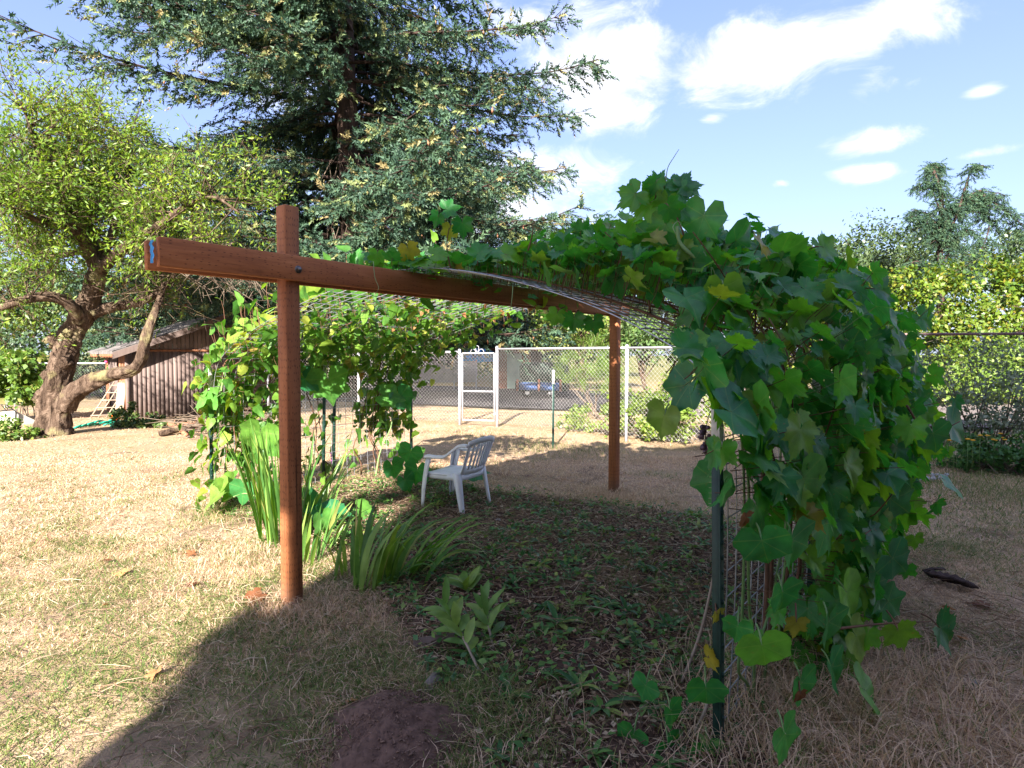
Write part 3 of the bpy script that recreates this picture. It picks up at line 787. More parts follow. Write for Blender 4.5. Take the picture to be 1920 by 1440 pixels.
GL = [(1175, 375, 3.1, 62, 235, (0, 0.3)), (1205, 395, 3.15, 66, 225, (0, 0.2)), (1260, 350, 3.1, 60, 330, (0, 0.2)), (1300, 345, 3.1, 62, 75, (0, 0.5)), (1285, 335, 3.1, 60, 30, (0, 0.3)), (1240, 335, 3.15, 50, 25, (0.5, 0.2)), (1225, 355, 3.1, 40, 200, (0, 0)),
      (1290, 385, 3.05, 58, 50, (0, 0.2)), (1225, 365, 3.2, 48, 180, (0, 0)), (1245, 390, 3.1, 50, 200, (0, 0)), (1265, 400, 3.0, 52, 140, (0, 0.1)), (850, 390, 4.0, 40, 80, (0, 0.4)), (818, 415, 4.0, 34, 200, (0, 0.0)), (868, 432, 3.95, 44, 175, (0, 0)), (842, 440, 4.0, 36, 190, (0, 0)),
      (1780, 1190, 2.6, 85, 125, (0.1, 0.3)), (1690, 1200, 2.5, 75, 160, (0.2, 0.0)), (1560, 470, 3.1, 60, 110, (0.2, 0.6)), (1660, 545, 3.1, 70, 100, (0.2, 0.3)), (1500, 600, 2.8, 70, 150, (0.2, 0.6)), (1330, 545, 2.8, 70, 100, (0, 0.7)), (1160, 540, 3.1, 70, 165, (-0.2, 0.5)),
      (1185, 505, 3.2, 66, 190, (-0.1, 0.6)), (1060, 475, 3.5, 56, 170, (0, 0.4)), (1020, 490, 3.6, 52, 200, (0, 0.5)), (1095, 480, 3.4, 58, 170, (0, 0.7)), (965, 480, 3.7, 48, 100, (0, 0.8)), (905, 465, 3.8, 46, 40, (0, 0.8)), (770, 480, 3.9, 44, 160, (0, 0.6)),
      (740, 490, 4.0, 40, 200, (0, 0.4)), (705, 488, 4.0, 36, 190, (0, 0.2)), (690, 478, 4.05, 30, 300, (0, 0.3)), (830, 475, 3.9, 44, 80, (0, 0.9)), (1240, 440, 3.1, 66, 200, (0, 0.7)), (1225, 520, 3.0, 66, 175, (0, 0.5)), (1130, 500, 3.3, 60, 150, (0.2, 0.6)), (1075, 610, 3.2, 46, 185, (0, -0.2)), (1040, 600, 3.3, 40, 200, (0, 0)), (1115, 615, 3.2, 44, 170, (0, 0))]
for (px, py, Y, s, a, f) in GL: hero(gv, px, py, Y, s, a, 'grape', 'grape', f, stalk=0.6)
hero(gv, 1340, 1240, 2.2, 50, 120, 'grape', 'yellow', (0, 0.8), name='yellowed_leaf'); hero(gv, 1345, 1160, 2.2, 36, 170, 'grape', 'yellow', (0.6, 0), name='yellowed_leaf'); hero(gv, 1490, 1180, 2.25, 50, 190, 'grape', 'yellow', (0.4, 0), name='yellowed_leaf')
hero(gv, 1398, 980, 2.2, 40, 180, 'grape', 'dead', (0.8, 0), name='withered_leaf'); hero(gv, 1525, 870, 2.5, 36, 180, 'grape', 'dead', (0.8, 0), name='withered_leaf'); hero(gv, 1500, 1310, 2.2, 34, 180, 'grape', 'dead', (0.6, 0), name='withered_leaf')
objw('leaf_stalks', *merge(HST), M['vstem'], gv, True)['kind'] = 'stuff'; HST = []
# woody canes climbing the sheet
for k in range(9):
    w0 = g.uniform(0.25, 2.5); s = np.linspace(0, g.uniform(2.2, PL), 14)
    w = np.maximum(0.40, w0 + np.cumsum(g.normal(0, 0.07, 14))); pp = surf(1, w, s) + surf_n(1, w, s)[0] * FLIP * 0.015
    objw('cane', *tube(catmull(pp, 3), np.linspace(0.011, 0.004, 40), 6), M['vstem'], gv, True)
for k in range(46):
    w0 = g.uniform(0.45, 2.7); s0_ = g.uniform(0.4, 2.0); m_ = 7
    ww = w0 + np.cumsum(g.normal(0, 0.07, m_)); s2_ = s0_ + np.cumsum(g.uniform(-0.02, 0.13, m_)); nn_ = surf_n(1, ww, s2_)[0] * FLIP
    pp = surf(1, ww, s2_) + nn_ * np.linspace(0.02, g.uniform(0.22, 0.46), m_)[:, None]
    objw('side_shoot', *tube(catmull(pp, 2), np.linspace(0.006, 0.0025, 13), 5), M['vstem'], gv, True)
for k in range(5):
    w0 = g.uniform(0.25, 0.9); s = np.linspace(0.0, g.uniform(1.2, 1.9), 12)
    w = np.maximum(0.1, w0 + np.cumsum(g.normal(0, 0.06, 12))); pp = surf(1, w, s) + surf_n(1, w, s)[0] * FLIP * 0.03
    objw('stem', *tube(catmull(pp, 3), np.linspace(0.007, 0.004, 34), 6), M['gstem'], gd, True)
# shoots standing above the arch, with tendrils
def pix_path(pts): return catmull([W(*p) for p in pts], 5)
for pts in ([(1245, 470, 3.1), (1250, 430, 3.1), (1243, 380, 3.12), (1248, 330, 3.12)], [(1290, 470, 3.0), (1275, 420, 3.0), (1255, 385, 3.05)], [(845, 505, 3.95), (838, 455, 3.98), (850, 395, 4.0)], [(1700, 760, 2.9), (1740, 815, 2.9), (1800, 790, 2.9)],
            [(1560, 1180, 2.4), (1650, 1170, 2.5), (1745, 1165, 2.55)], [(990, 470, 3.6), (998, 440, 3.6), (1000, 415, 3.6)]):
    pp = pix_path(pts); objw('shoot', *tube(pp, np.linspace(0.006, 0.002, len(pp)), 6), M['vstem'], gv, True)
for pts in ([(1270, 425, 2.95), (1275, 455, 2.93), (1300, 480, 2.9), (1330, 495, 2.9), (1375, 505, 2.95)],):
    pp = pix_path(pts); objw('stem', *tube(pp, np.linspace(0.009, 0.010, len(pp)), 8), M['gstem'], gd, True)
for pts in ([(1315, 465, 2.88), (1335, 500, 2.86), (1348, 540, 2.86), (1345, 560, 2.86), (1325, 578, 2.86)], [(1333, 498, 2.86), (1336, 525, 2.85), (1350, 548, 2.85)], [(1268, 440, 2.95), (1262, 425, 2.95), (1272, 415, 2.95), (1280, 430, 2.95)],
            [(935, 407, 3.6), (960, 410, 3.6), (985, 418, 3.6), (1000, 425, 3.6)], [(1248, 345, 3.1), (1252, 315, 3.1), (1264, 294, 3.1), (1273, 280, 3.1)], [(700, 490, 3.9), (703, 520, 3.9), (710, 540, 3.9), (702, 552, 3.9)], [(962, 535, 3.5), (960, 560, 3.5), (957, 582, 3.5)],
            [(1590, 580, 2.9), (1575, 600, 2.9), (1580, 630, 2.9)], [(1690, 700, 3.0), (1680, 730, 3.0), (1700, 745, 3.0)]):
    pp = pix_path(pts); objw('tendril', *tube(pp, np.linspace(0.0028, 0.0013, len(pp)), 5), M['tendril'], gd, True)
# coiling tendril round the near post
tt = np.linspace(0, 1, 90); pt = ab(0.26, 2.415)
cp = np.stack([pt[0] - 0.02 + 0.014 * np.cos(tt * 95), pt[1] - 0.03 + 0.014 * np.sin(tt * 95), 0.86 + 0.30 * tt], -1)
objw('tendril', *tube(cp, 0.0013, 4), M['tendril'], gd, True)
# bunch of dark grapes
bu = empty('grape_bunch', W(1322, 822, 2.3), label='small bunch of dark purple grapes hanging left of the near green post', cat='grapes')
M['grapes'] = simple('grape_skin', (0.045, 0.018, 0.035), (0.09, 0.05, 0.075), 0.35, 0.5, scale=60)


def sphere(c, r, n=8, m=6, sq=(1, 1, 1)):
    a = np.arange(n) / n * 2 * PI; b = np.linspace(-PI / 2, PI / 2, m)
    V = np.array([[math.cos(bb) * math.cos(aa), math.cos(bb) * math.sin(aa), math.sin(bb)] for bb in b for aa in a]) * np.array(sq) * r + np.array(c)
    F = np.array([[i * n + j, i * n + (j + 1) % n, (i + 1) * n + (j + 1) % n, (i + 1) * n + j] for i in range(m - 1) for j in range(n)])
    return V, F


gm = mesh('grape', *sphere((0, 0, 0), 0.0085), M['grapes'], True)
for i in range(34):
    t = g.uniform(0, 1); r = 0.026 * (1 - t * 0.6) * math.sqrt(g.uniform(0.2, 1)); a = g.uniform(0, 6.28)
    o = link(bpy.data.objects.new('grape', gm), bu); o.location = (r * math.cos(a), r * math.sin(a), 0.05 - 0.10 * t)
obj('stalk', *tube([[0, 0, -0.03], [0.005, 0, 0.05], [0.03, 0.04, 0.10]], 0.002, 5), M['vstem'], bu)

# ---- left vine
lv = empty('yellow_green_vine', ab(1.6, -2.75), label='sunlit yellow green vine climbing the left side of the arch', cat='vine')


def dens_l(w, s):
    q, z = prof(-1, s)
    col_ = np.exp(-((w - 0.25) / 0.45) ** 2) * 1.0 + np.exp(-((w - 2.2) / 0.35) ** 2) * 0.95 * (s < 1.5) + 0.06
    low = np.where(s < 0.45, 0.35 * np.exp(-((w - 0.1) / 0.5) ** 2) + 0.1, col_)
    top = np.where(np.abs(q) > 1.7, 0.95, np.where(np.abs(q) > 0.9, 0.40, 0.10)) * np.where(w > 0.35, 1, 0.45)
    d = np.where(s < 1.25, low, top)
    return np.clip(d, 0, 1) * (w > -0.25) * np.where(w < -0.02, 0.5, 1)


off_l = lambda w, s, n: g.normal(0.03, 0.11, n)
P, Q, tip, nrm, sz, N = vine_sheet(-1, 2300, dens_l, lambda n, g: g.uniform(0.07, 0.13, n), (0.5, 0.6, 0.75), off_l, g)
put_leaves(lv, 'oval', P, Q, tip, nrm, sz * 1.7, 'yvine', 290, g, 'vstem', 3 * sz - 0.25 * Q[:, 1] * 0.2)
lg = empty('squash_vine', ab(0.8, -2.7), label='squash vine with broad light green leaves around the left wire panel', cat='vine')
SQ = [(430, 640, 6.1, 75, 240, (-0.2, 0.8)), (395, 670, 6.0, 60, 240, (-0.3, 0.8)), (375, 715, 6.0, 48, 235, (-0.3, 0.9)), (370, 755, 5.9, 44, 235, (-0.3, 0.9)), (395, 760, 5.9, 40, 200, (-0.3, 0.9)), (480, 830, 6.1, 75, 200, (0, -0.2)), (520, 690, 6.2, 60, 200, (0, 0.5)),
      (500, 630, 6.3, 60, 150, (0, 0.7)), (600, 560, 6.6, 85, 180, (0, -0.6)), (655, 550, 6.8, 80, 170, (0, -0.6)), (570, 555, 6.5, 60, 180, (0, -0.6)), (620, 735, 6.6, 78, 170, (0, 0.0)), (585, 720, 6.5, 50, 130, (0, 0.4)), (740, 745, 7.4, 52, 100, (0, 0.5)), (760, 755, 7.5, 50, 140, (0, 0.4)),
      (395, 935, 5.7, 70, 240, (-0.2, 1.0)), (455, 930, 5.7, 55, 190, (0, 0.9)), (430, 915, 5.75, 45, 150, (0, 1.0)), (765, 860, 6.6, 50, 200, (0, 0.4)), (740, 885, 6.5, 45, 160, (0, 0.8)), (780, 895, 6.4, 52, 190, (0, 0.6)), (765, 910, 6.3, 42, 150, (0, 0.9)), (905, 885, 6.6, 46, 80, (0, 1.2)), (590, 950, 5.3, 60, 120, (0, 1.2)), (640, 960, 5.2, 55, 90, (0, 1.2)), (610, 985, 5.0, 50, 160, (0, 1.1)), (690, 960, 5.6, 44, 110, (0, 1.1)), (530, 850, 6.2, 60, 180, (0, 0.5))]
for (px, py, Y, s, a, f) in SQ: hero(lg, px, py, Y, s, a, 'gourd', 'yvine' if py < 720 else 'gourd', f, stalk=1.0)
objw('leaf_stalks', *merge(HST), M['gstem'], lg, True)['kind'] = 'stuff'; HST = []
for pts in ([(400, 955, 5.9), (405, 860, 6.0), (412, 760, 6.0), (425, 680, 6.05), (455, 620, 6.2), (520, 575, 6.4)], [(700, 930, 7.2), (712, 850, 7.3), (735, 790, 7.4), (715, 740, 7.4), (700, 690, 7.3)], [(420, 940, 5.7), (460, 925, 5.7), (510, 945, 5.6)]):
    pp = pix_path(pts); objw('stem', *tube(pp, np.linspace(0.010, 0.005, len(pp)), 6), M['gstem'], lg, True)
for k in range(12):
    w0 = g.choice([0.2, 0.3, 1.0, 1.1, 1.2, 1.9, 2.0]) + g.normal(0, 0.1); s = np.linspace(0, g.uniform(1.4, 3.4), 12)
    w = w0 + np.cumsum(g.normal(0, 0.06, 12)); pp = surf(-1, w, s) + rdir(12, g) * 0.02
    objw('cane', *tube(catmull(pp, 3), np.linspace(0.008, 0.003, 34), 5), M['vstem'], lv, True)
# shrivelled brown clusters under the arch
cl = []
for i in range(26):
    c = W(g.uniform(700, 1010), g.uniform(575, 615), 5.6 + g.uniform(-0.3, 0.6)) + rdir(1, g)[0] * 0.03
    cl.append((c, g.uniform(0.04, 0.08)))
cc = np.array([c for c, _ in cl]); cs = np.array([s for _, s in cl])
cM = frames(np.array([[0, 0, -1.0]]) + rdir(26, g) * 0.5, rdir(26, g), cs)
for i in range(26): leaf_obj('oval', i, 'dead', lv, cc[i] - np.array(lv.location), cM[i], 'withered_leaf')

# ================================================================== CHAIR
CF = norm(np.array([-0.87, 0.49])); CW = np.array([0.49, 0.87])
cc_ = (G(799, 953)[:2] + G(860, 965)[:2]) / 2 + CW * 0.235
ch = empty('plastic_chair', (cc_[0], cc_[1], float(gz(*cc_))), math.atan2(CW[1], CW[0]), label='white plastic garden armchair with slatted back under the arch', cat='chair')
# local: x across (towards far side), y forward (seat front), z up


def strap(path, wv, w, th):
    """flat strap along a path, wv = width direction"""
    path = np.asarray(path, float); n = len(path); T = norm(np.gradient(path, axis=0)); wv = norm(np.broadcast_to(wv, path.shape) + 0.0)
    nn = norm(np.cross(T, wv)); w = np.broadcast_to(w, n)[:, None]
    c = [path - wv * w / 2 - nn * th / 2, path + wv * w / 2 - nn * th / 2, path + wv * w / 2 + nn * th / 2, path - wv * w / 2 + nn * th / 2]
    V = np.stack(c, 1).reshape(-1, 3)
    F = [[4 * i + k, 4 * i + (k + 1) % 4, 4 * i + 4 + (k + 1) % 4, 4 * i + 4 + k] for i in range(n - 1) for k in range(4)] + [[3, 2, 1, 0], [4 * n - 4, 4 * n - 3, 4 * n - 2, 4 * n - 1]]
    return V, np.array(F)


SH = 0.36; AH = 0.53; BH = 0.71
sv, sf = [], []
nx, ny = 11, 9
for top in (1, 0):
    for i in range(nx):
        for j in range(ny):
            u, v = i / (nx - 1) * 2 - 1, j / (ny - 1) * 2 - 1
            wdt = 0.225 - 0.02 * (v < 0) * abs(v)
            rr = 1 - 0.06 * (abs(u) ** 4) * (abs(v) ** 4)
            z = SH - 0.014 * (1 - u * u) * (1 - v * v) - 0.012 * max(0, v) ** 3 - (0 if top else 0.022)
            sv.append([u * wdt * rr, v * 0.205 * rr + 0.0, z])
NN = nx * ny
for i in range(nx - 1):
    for j in range(ny - 1):
        a = i * ny + j; sf += [[a, a + ny, a + ny + 1, a + 1], [NN + a, NN + a + 1, NN + a + ny + 1, NN + a + ny]]
edge = [i * ny for i in range(nx)] + [(nx - 1) * ny + j for j in range(1, ny)] + [i * ny + ny - 1 for i in range(nx - 2, -1, -1)] + [j for j in range(ny - 2, 0, -1)]
for a, b in zip(edge, edge[1:] + edge[:1]): sf.append([a, NN + a, NN + b, b])
obj('seat', sv, sf, M['plastic'], ch, True)
# apron under the seat
ap = catmull([(-0.215, 0.19, SH - 0.03), (-0.215, 0, SH - 0.035), (-0.205, -0.19, SH - 0.03), (0, -0.205, SH - 0.035), (0.205, -0.19, SH - 0.03), (0.215, 0, SH - 0.035), (0.215, 0.19, SH - 0.03), (0, 0.20, SH - 0.04), (-0.215, 0.19, SH - 0.03)], 5)
obj('apron', *strap(ap, np.array([[0, 0, 1.0]]), 0.05, 0.005), M['plastic'], ch, True)
# legs: an angle section that tapers towards the foot
for sx_ in (-1, 1):
    for front in (1, 0):
        ztop = AH - 0.012 if front else SH + 0.02
        top = np.array([sx_ * 0.245, 0.175 if front else -0.19, ztop]); foot = np.array([sx_ * 0.255, 0.235 if front else -0.255, -0.02])
        pth = np.array([foot + (top - foot) * t for t in np.linspace(0, 1, 6)])
        if front: pth[:, 1] += 0.018 * np.sin(np.linspace(0, PI, 6))
        wd = np.linspace(0.030, 0.062, 6)
        d1 = np.array([0, 1.0, 0]); d2 = np.array([1.0, 0, 0])
        fy = -1 if front else 1
        A = strap(pth + np.outer(wd / 2, d1) * fy, d1[None], wd, 0.0045)
        B = strap(pth - np.outer(wd / 2, d2) * sx_, d2[None], wd, 0.0045)
        obj('leg', *merge([A, B]), M['plastic'], ch, False)


def back_pt(u, t):
    """backrest surface: u -1..1 across, t 0..1 up"""
    x = u * (0.200 + 0.030 * t); y = -0.190 - 0.115 * t - 0.045 * (1 - u * u); z = SH + 0.01 + t * (BH - SH - 0.01 - 0.035 * abs(u) ** 2.5)
    return [x, y, z]


for k, u in enumerate(np.linspace(-0.62, 0.62, 6)):
    pth = np.array([back_pt(u, t) for t in np.linspace(0.10, 0.90, 7)])
    obj('slat', *strap(pth, np.array([[1.0, 0, 0]]), 0.034, 0.006), M['plastic'], ch, True)
obj('back_bottom_rail', *strap(np.array([back_pt(u, 0.05) for u in np.linspace(-0.98, 0.98, 11)]), np.array([[0, -0.25, 1.0]]), 0.065, 0.007), M['plastic'], ch, True)
obj('back_top_rail', *strap(np.array([back_pt(u, 0.93) for u in np.linspace(-1.0, 1.0, 15)]), np.array([[0, -0.3, 1.0]]), 0.055, 0.009), M['plastic'], ch, True)
for sx_ in (-1, 1):
    obj('back_stile', *strap(np.array([back_pt(sx_ * 0.90, t) for t in np.linspace(0.0, 0.95, 8)]), np.array([[1.0, 0, 0]]), 0.05, 0.008), M['plastic'], ch, True)
    bp = back_pt(sx_ * 0.98, 0.93)
    pth = catmull([(sx_ * 0.245, 0.190, AH - 0.02), (sx_ * 0.248, 0.165, AH), (sx_ * 0.255, 0.06, AH), (sx_ * 0.26, -0.05, AH + 0.012), (sx_ * 0.258, -0.14, AH + 0.07), (sx_ * 0.250, -0.22, AH + 0.125), (bp[0], bp[1], bp[2])], 4)
    obj('armrest', *merge([strap(pth, np.array([[1.0, 0, 0]]), 0.042, 0.006), strap(pth + np.array([sx_ * 0.019, 0, -0.014]), np.array([[0, 0.0, 1.0]]) + 0.0 * pth, 0.026, 0.004)]), M['plastic'], ch, True)

# ================================================================== CHAIN LINK FENCES
def chainlink(P0, P1, z0, z1, d=0.075, r=0.0021):
    P0 = np.array(P0, float)[:2]; P1 = np.array(P1, float)[:2]; L = np.linalg.norm(P1 - P0); Hh = z1 - z0
    u = (P1 - P0) / L; nn = np.array([-u[1], u[0]])
    A, B = [], []
    for sgn in (1, -1):
        for x in np.arange(-Hh, L + Hh, d):
            xa, xb = (x, x + sgn * Hh)
            za, zb = z0, z1
            lo, hi = 0.0, 1.0
            for k in (0.0, L):
                if (xb - xa) != 0:
                    t = (k - xa) / (xb - xa)
                    if k == 0.0: lo, hi = (max(lo, t), hi) if xb > xa else (lo, min(hi, t))
                    else: lo, hi = (lo, min(hi, t)) if xb > xa else (max(lo, t), hi)
            if hi - lo < 0.01: continue
            pa = xa + (xb - xa) * lo; pb = xa + (xb - xa) * hi; off = nn * 0.0025 * sgn
            a = P0 + u * pa + off; b = P0 + u * pb + off
            A.append([a[0], a[1], za + (zb - za) * lo]); B.append([b[0], b[1], za + (zb - za) * hi])
    return sticks(A, B, r, r)


def pipe(a, b, r, sides=8): return tube(np.array([a, b], float), r, sides)


def fence(name, pts, H, label, cmat, pmat, postr=0.026, postx=None, cap=True, rail=True, z0=0.06, d=0.080, wr=0.0017, railmat=None):
    e = empty(name, (*pts[0], 0), label=label, cat='fence')
    for i, p in enumerate(pts):
        parts = [pipe((p[0], p[1], -0.1), (p[0], p[1], H + 0.02), postr)]
        if cap: parts.append(sphere((p[0], p[1], H + 0.03), postr * 1.15, 8, 6))
        objw('post', *merge(parts), pmat, e, True)
    for a, b in zip(pts[:-1], pts[1:]):
        objw('chain_link_mesh', *chainlink(a, b, z0, H, d, wr), cmat, e)
        if rail: objw('top_rail', *pipe((*a, H), (*b, H), 0.020), railmat or pmat, e, True)
    return e


def g2(px, py): return tuple(G(px, py)[:2])


F0 = g2(932, 798); FG = g2(862, 796); FR = g2(1174, 824)
ud = np.array(FR) - np.array(F0)
fence('chain_link_fence', [F0, FR, tuple(np.array(FR) + ud * 0.75)], 1.62, 'silvery chain link fence running right from the gate past the bright shrub', M['chain'], M['galv'], 0.030)
fl = [tuple(np.array(FG) + np.array([-2.35, 0.75]) * k) for k in (0, 1, 2)]
fence('chain_link_fence', fl[::-1], 1.56, 'silvery chain link fence left of the gate seen through the hanging vine', M['chain'], M['galv'], 0.030)
# gate
ga = np.array(FG) + (np.array(F0) - np.array(FG)) * 0.075; gb = np.array(FG) + (np.array(F0) - np.array(FG)) * 0.93
gt = empty('chain_link_gate', (*ga, 0), label='silvery chain link garden gate with a scroll ornament on top', cat='gate')
zb, zt, zm = 0.10, 1.53, 0.72
for nm, a, b in (('frame', (*ga, zb), (*ga, zt)), ('frame', (*gb, zb), (*gb, zt)), ('frame', (*ga, zt), (*gb, zt)), ('frame', (*ga, zb), (*gb, zb)), ('middle_rail', (*ga, zm), (*gb, zm))):
    objw(nm, *pipe(a, b, 0.017), M['galv'], gt, True)
objw('chain_link_mesh', *chainlink(ga, gb, zb, zt, 0.080, 0.0017), M['chain'], gt)
gu = norm(gb - ga); gc = ga + (gb - ga) * 0.47
for k, (ox, hgt, wdt) in enumerate(((0, 0.16, 0.035), (-0.09, 0.09, 0.045), (0.09, 0.09, 0.045))):
    t = np.linspace(0, 1, 16); lx = ox + wdt * np.sin(2 * PI * t) * (1 if k else 1); lz = zt + hgt * np.sin(PI * t)
    if k: lx = ox + (0.06 * np.cos(PI * t)); 
    objw('scroll', *tube(np.stack([gc[0] + gu[0] * lx, gc[1] + gu[1] * lx, lz], -1), 0.006, 5), M['galv'], gt, True)
for z in (0.25, 1.30): objw('hinge', *box((gb[0] + gu[0] * 0.03, gb[1] + gu[1] * 0.03, z), (0.09, 0.03, 0.03), None), M['galv'], gt)
objw('latch', *box((ga[0] - gu[0] * 0.03, ga[1] - gu[1] * 0.03, 1.0), (0.09, 0.03, 0.05)), M['galv'], gt)
# fence on the far right, brown rail
fence('chain_link_fence', [(4.7, 9.35), (7.6, 8.75), (10.6, 8.1)], 1.80, 'chain link fence with a rusty brown rail overgrown at the right edge', M['dchain'], M['rusty'], 0.028, railmat=M['rusty'], wr=0.0015)
# left dark fence
fence('chain_link_fence', [(-22.5, 17.0), (-17.6, 17.1), (-14.15, 17.15), (-10.6, 17.2)], 1.26, 'dark chain link fence behind the leaning tree on the left', M['dchain'], M['galv'], 0.028, wr=0.0022)

# ================================================================== SHED
phi = math.radians(42)
SW = np.array([math.cos(phi), math.sin(phi)]); SB = np.array([-SW[1], SW[0]])
s0 = np.array(g2(243, 787)); 
SWD, SDP, SE, SP = 4.1, 2.9, 1.62, 2.42
sh = empty('garden_shed', (*s0, 0), math.atan2(SW[1], SW[0]), label='low weathered board shed with gable roof behind the leaning tree', cat='shed')
nb = 44; bw = SWD / nb
bm = {}
for i in range(nb):
    x = (i + 0.5) * bw
    top = SE - 0.02
    key = 'g'
    if key not in bm: bm[key] = mesh('board', *box((0, 0, top / 2), (bw - 0.005, 0.02, top)), M['board'])
    o = link(bpy.data.objects.new('board', bm[key]), sh); o.location = (x, 0.0 + 0.003 * random.uniform(-1, 1), 0)
for i in range(nb):
    x = (i + 0.5) * bw; z = SE + (SP - SE) * (1 - abs(x - SWD / 2) / (SWD / 2)) - 0.05
    if z - SE > 0.06:
        obj('gable_board', *bevbox((x, 0.006, (SE + 0.0 + z) / 2), (bw - 0.008, 0.02, z - SE), 0.003), M['board'], sh)
nb2 = 17; bw2 = SDP / nb2
for i in range(nb2):
    y = (i + 0.5) * bw2
    if 'l' not in bm: bm['l'] = mesh('board', *bevbox((0, 0, SE / 2 - 0.03), (0.02, bw2 - 0.008, SE - 0.06), 0.003), M['rboard'])
    o = link(bpy.data.objects.new('board', bm['l']), sh); o.location = (0.0 + 0.003 * random.uniform(-1, 1), y, 0)
obj('backing', *box((SWD / 2, SDP / 2 + 0.02, SE / 2 - 0.05), (SWD - 0.05, SDP - 0.06, SE - 0.1)), M['redwood0'], sh)
obj('corner_post', *box((-0.02, -0.03, SE / 2 - 0.02), (0.09, 0.03, SE - 0.04)), M['board'], sh)
obj('trim_board', *box((SWD / 2, -0.022, SE - 0.02), (SWD, 0.025, 0.05)), M['rboard'], sh)
vx0, vx1 = SWD / 2 - 0.15, SWD / 2 + 1.0
vt = obj('vent_hatch', *box(((vx0 + vx1) / 2, -0.02, SE + 0.29), (vx1 - vx0, 0.03, 0.24)), M['osb'], sh)
obj('gap', *box(((vx0 + vx1) / 2, -0.024, SE + 0.125), (vx1 - vx0, 0.02, 0.07)), M['black'], vt)
obj('frame', *merge([box(((vx0 + vx1) / 2, -0.035, SE + 0.06), (vx1 - vx0 + 0.14, 0.03, 0.06)), box((vx0 - 0.035, -0.035, SE + 0.26), (0.06, 0.03, 0.34)), box((vx1 + 0.035, -0.035, SE + 0.26), (0.06, 0.03, 0.34))]), M['board'], vt)
ov = 0.32; oe = 0.35; sl = (SP - SE) / (SWD / 2)
rise = lambda x: SE + 0.03 + (SP - SE) * (1 - abs(x - SWD / 2) / (SWD / 2))
th = 0.05
xs = [-oe, SWD / 2, SWD + oe]; rv = []
for y in (-ov, SDP + ov):
    for x in xs: rv.append([x, y, rise(x)])
    for x in xs: rv.append([x, y, rise(x) + th])
rf = obj('roof', rv, [[0, 1, 7, 6], [1, 2, 8, 7], [3, 9, 10, 4], [4, 10, 11, 5], [0, 6, 9, 3], [2, 5, 11, 8], [0, 3, 4, 1], [1, 4, 5, 2], [6, 7, 10, 9], [7, 8, 11, 10]], M['shingle'], sh)
for a, b in ((-oe, SWD / 2), (SWD / 2, SWD + oe)):
    za, zb2 = rise(a) - 0.05, rise(b) - 0.05
    V = np.array([[a, -ov - 0.03, za - 0.06], [b, -ov - 0.03, zb2 - 0.06], [b, -ov - 0.03, zb2 + 0.085], [a, -ov - 0.03, za + 0.085], [a, -ov - 0.004, za - 0.06], [b, -ov - 0.004, zb2 - 0.06], [b, -ov - 0.004, zb2 + 0.085], [a, -ov - 0.004, za + 0.085]])
    obj('barge_board', V, [[0, 1, 2, 3], [7, 6, 5, 4], [0, 4, 5, 1], [3, 2, 6, 7], [0, 3, 7, 4], [1, 5, 6, 2]], M['board'], rf)
# shingle courses on the visible slope
for k in range(9):
    x0 = -oe + (SWD / 2 + oe) * k / 9; x1 = x0 + (SWD / 2 + oe) / 9 + 0.03
    V = np.array([[x0, -ov, rise(x0) + th + 0.022], [x1, -ov, rise(x1) + th + 0.006], [x1, SDP + ov, rise(x1) + th + 0.006], [x0, SDP + ov, rise(x0) + th + 0.022], [x0, -ov, rise(x0) + th + 0.002], [x0, SDP + ov, rise(x0) + th + 0.002]])
    obj('shingle_course', V, [[0, 1, 2, 3], [0, 3, 5, 4]], M['shingle'], rf)
for y in np.linspace(0.1, SDP - 0.1, 9):
    obj('rafter_tail', *box((-oe / 2 - 0.02, y - 0.25, rise(-oe / 2) - 0.05), (oe + 0.02, 0.045, 0.08), [[math.cos(-math.atan(sl)), 0, -math.sin(math.atan(sl)) * -1 * -1], [0, 1, 0], [math.sin(math.atan(sl)), 0, math.cos(math.atan(sl))]]), M['rboard'], rf)
# door panel on the left side wall, diamond plate
dr = obj('door', *box((-0.025, SDP * 0.55, 0.78), (0.03, 0.95, 1.5)), M['board'], sh)
obj('trim', *box((-0.045, SDP * 0.55 + 0.5, 0.78), (0.03, 0.07, 1.52)), M['board'], dr)
dv = np.array([[-0.046, SDP * 0.40, 0.98], [-0.046, SDP * 0.40 + 0.14, 1.05], [-0.046, SDP * 0.40, 1.12], [-0.046, SDP * 0.40 - 0.14, 1.05]])
obj('diamond_plate', np.vstack([dv, dv + np.array([0.004, 0, 0])]), [[0, 1, 2, 3], [0, 4, 5, 1], [1, 5, 6, 2], [2, 6, 7, 3], [3, 7, 4, 0]], M['twhite'], dr)

# ================================================================== TREES
def spruce_sprig():
    V, F = [], []
    g_ = np.random.default_rng(3); k = 0
    for i in range(13):
        t = i / 12; base = np.array([0, t * 0.85, 0]); a = i * 2.4
        side = np.array([math.cos(a), 0, math.sin(a)])
        d = norm(side * 0.8 + np.array([0, 0.75, 0])) * (0.34 - 0.10 * t)
        wv = norm(np.cross(d, side + np.array([0.1, 0.3, 0.2]))) * 0.064
        V += [base - wv, base + wv, base + d]; F.append([k, k + 1, k + 2]); k += 3
    return np.array(V), np.array(F)


SPR = spruce_sprig()


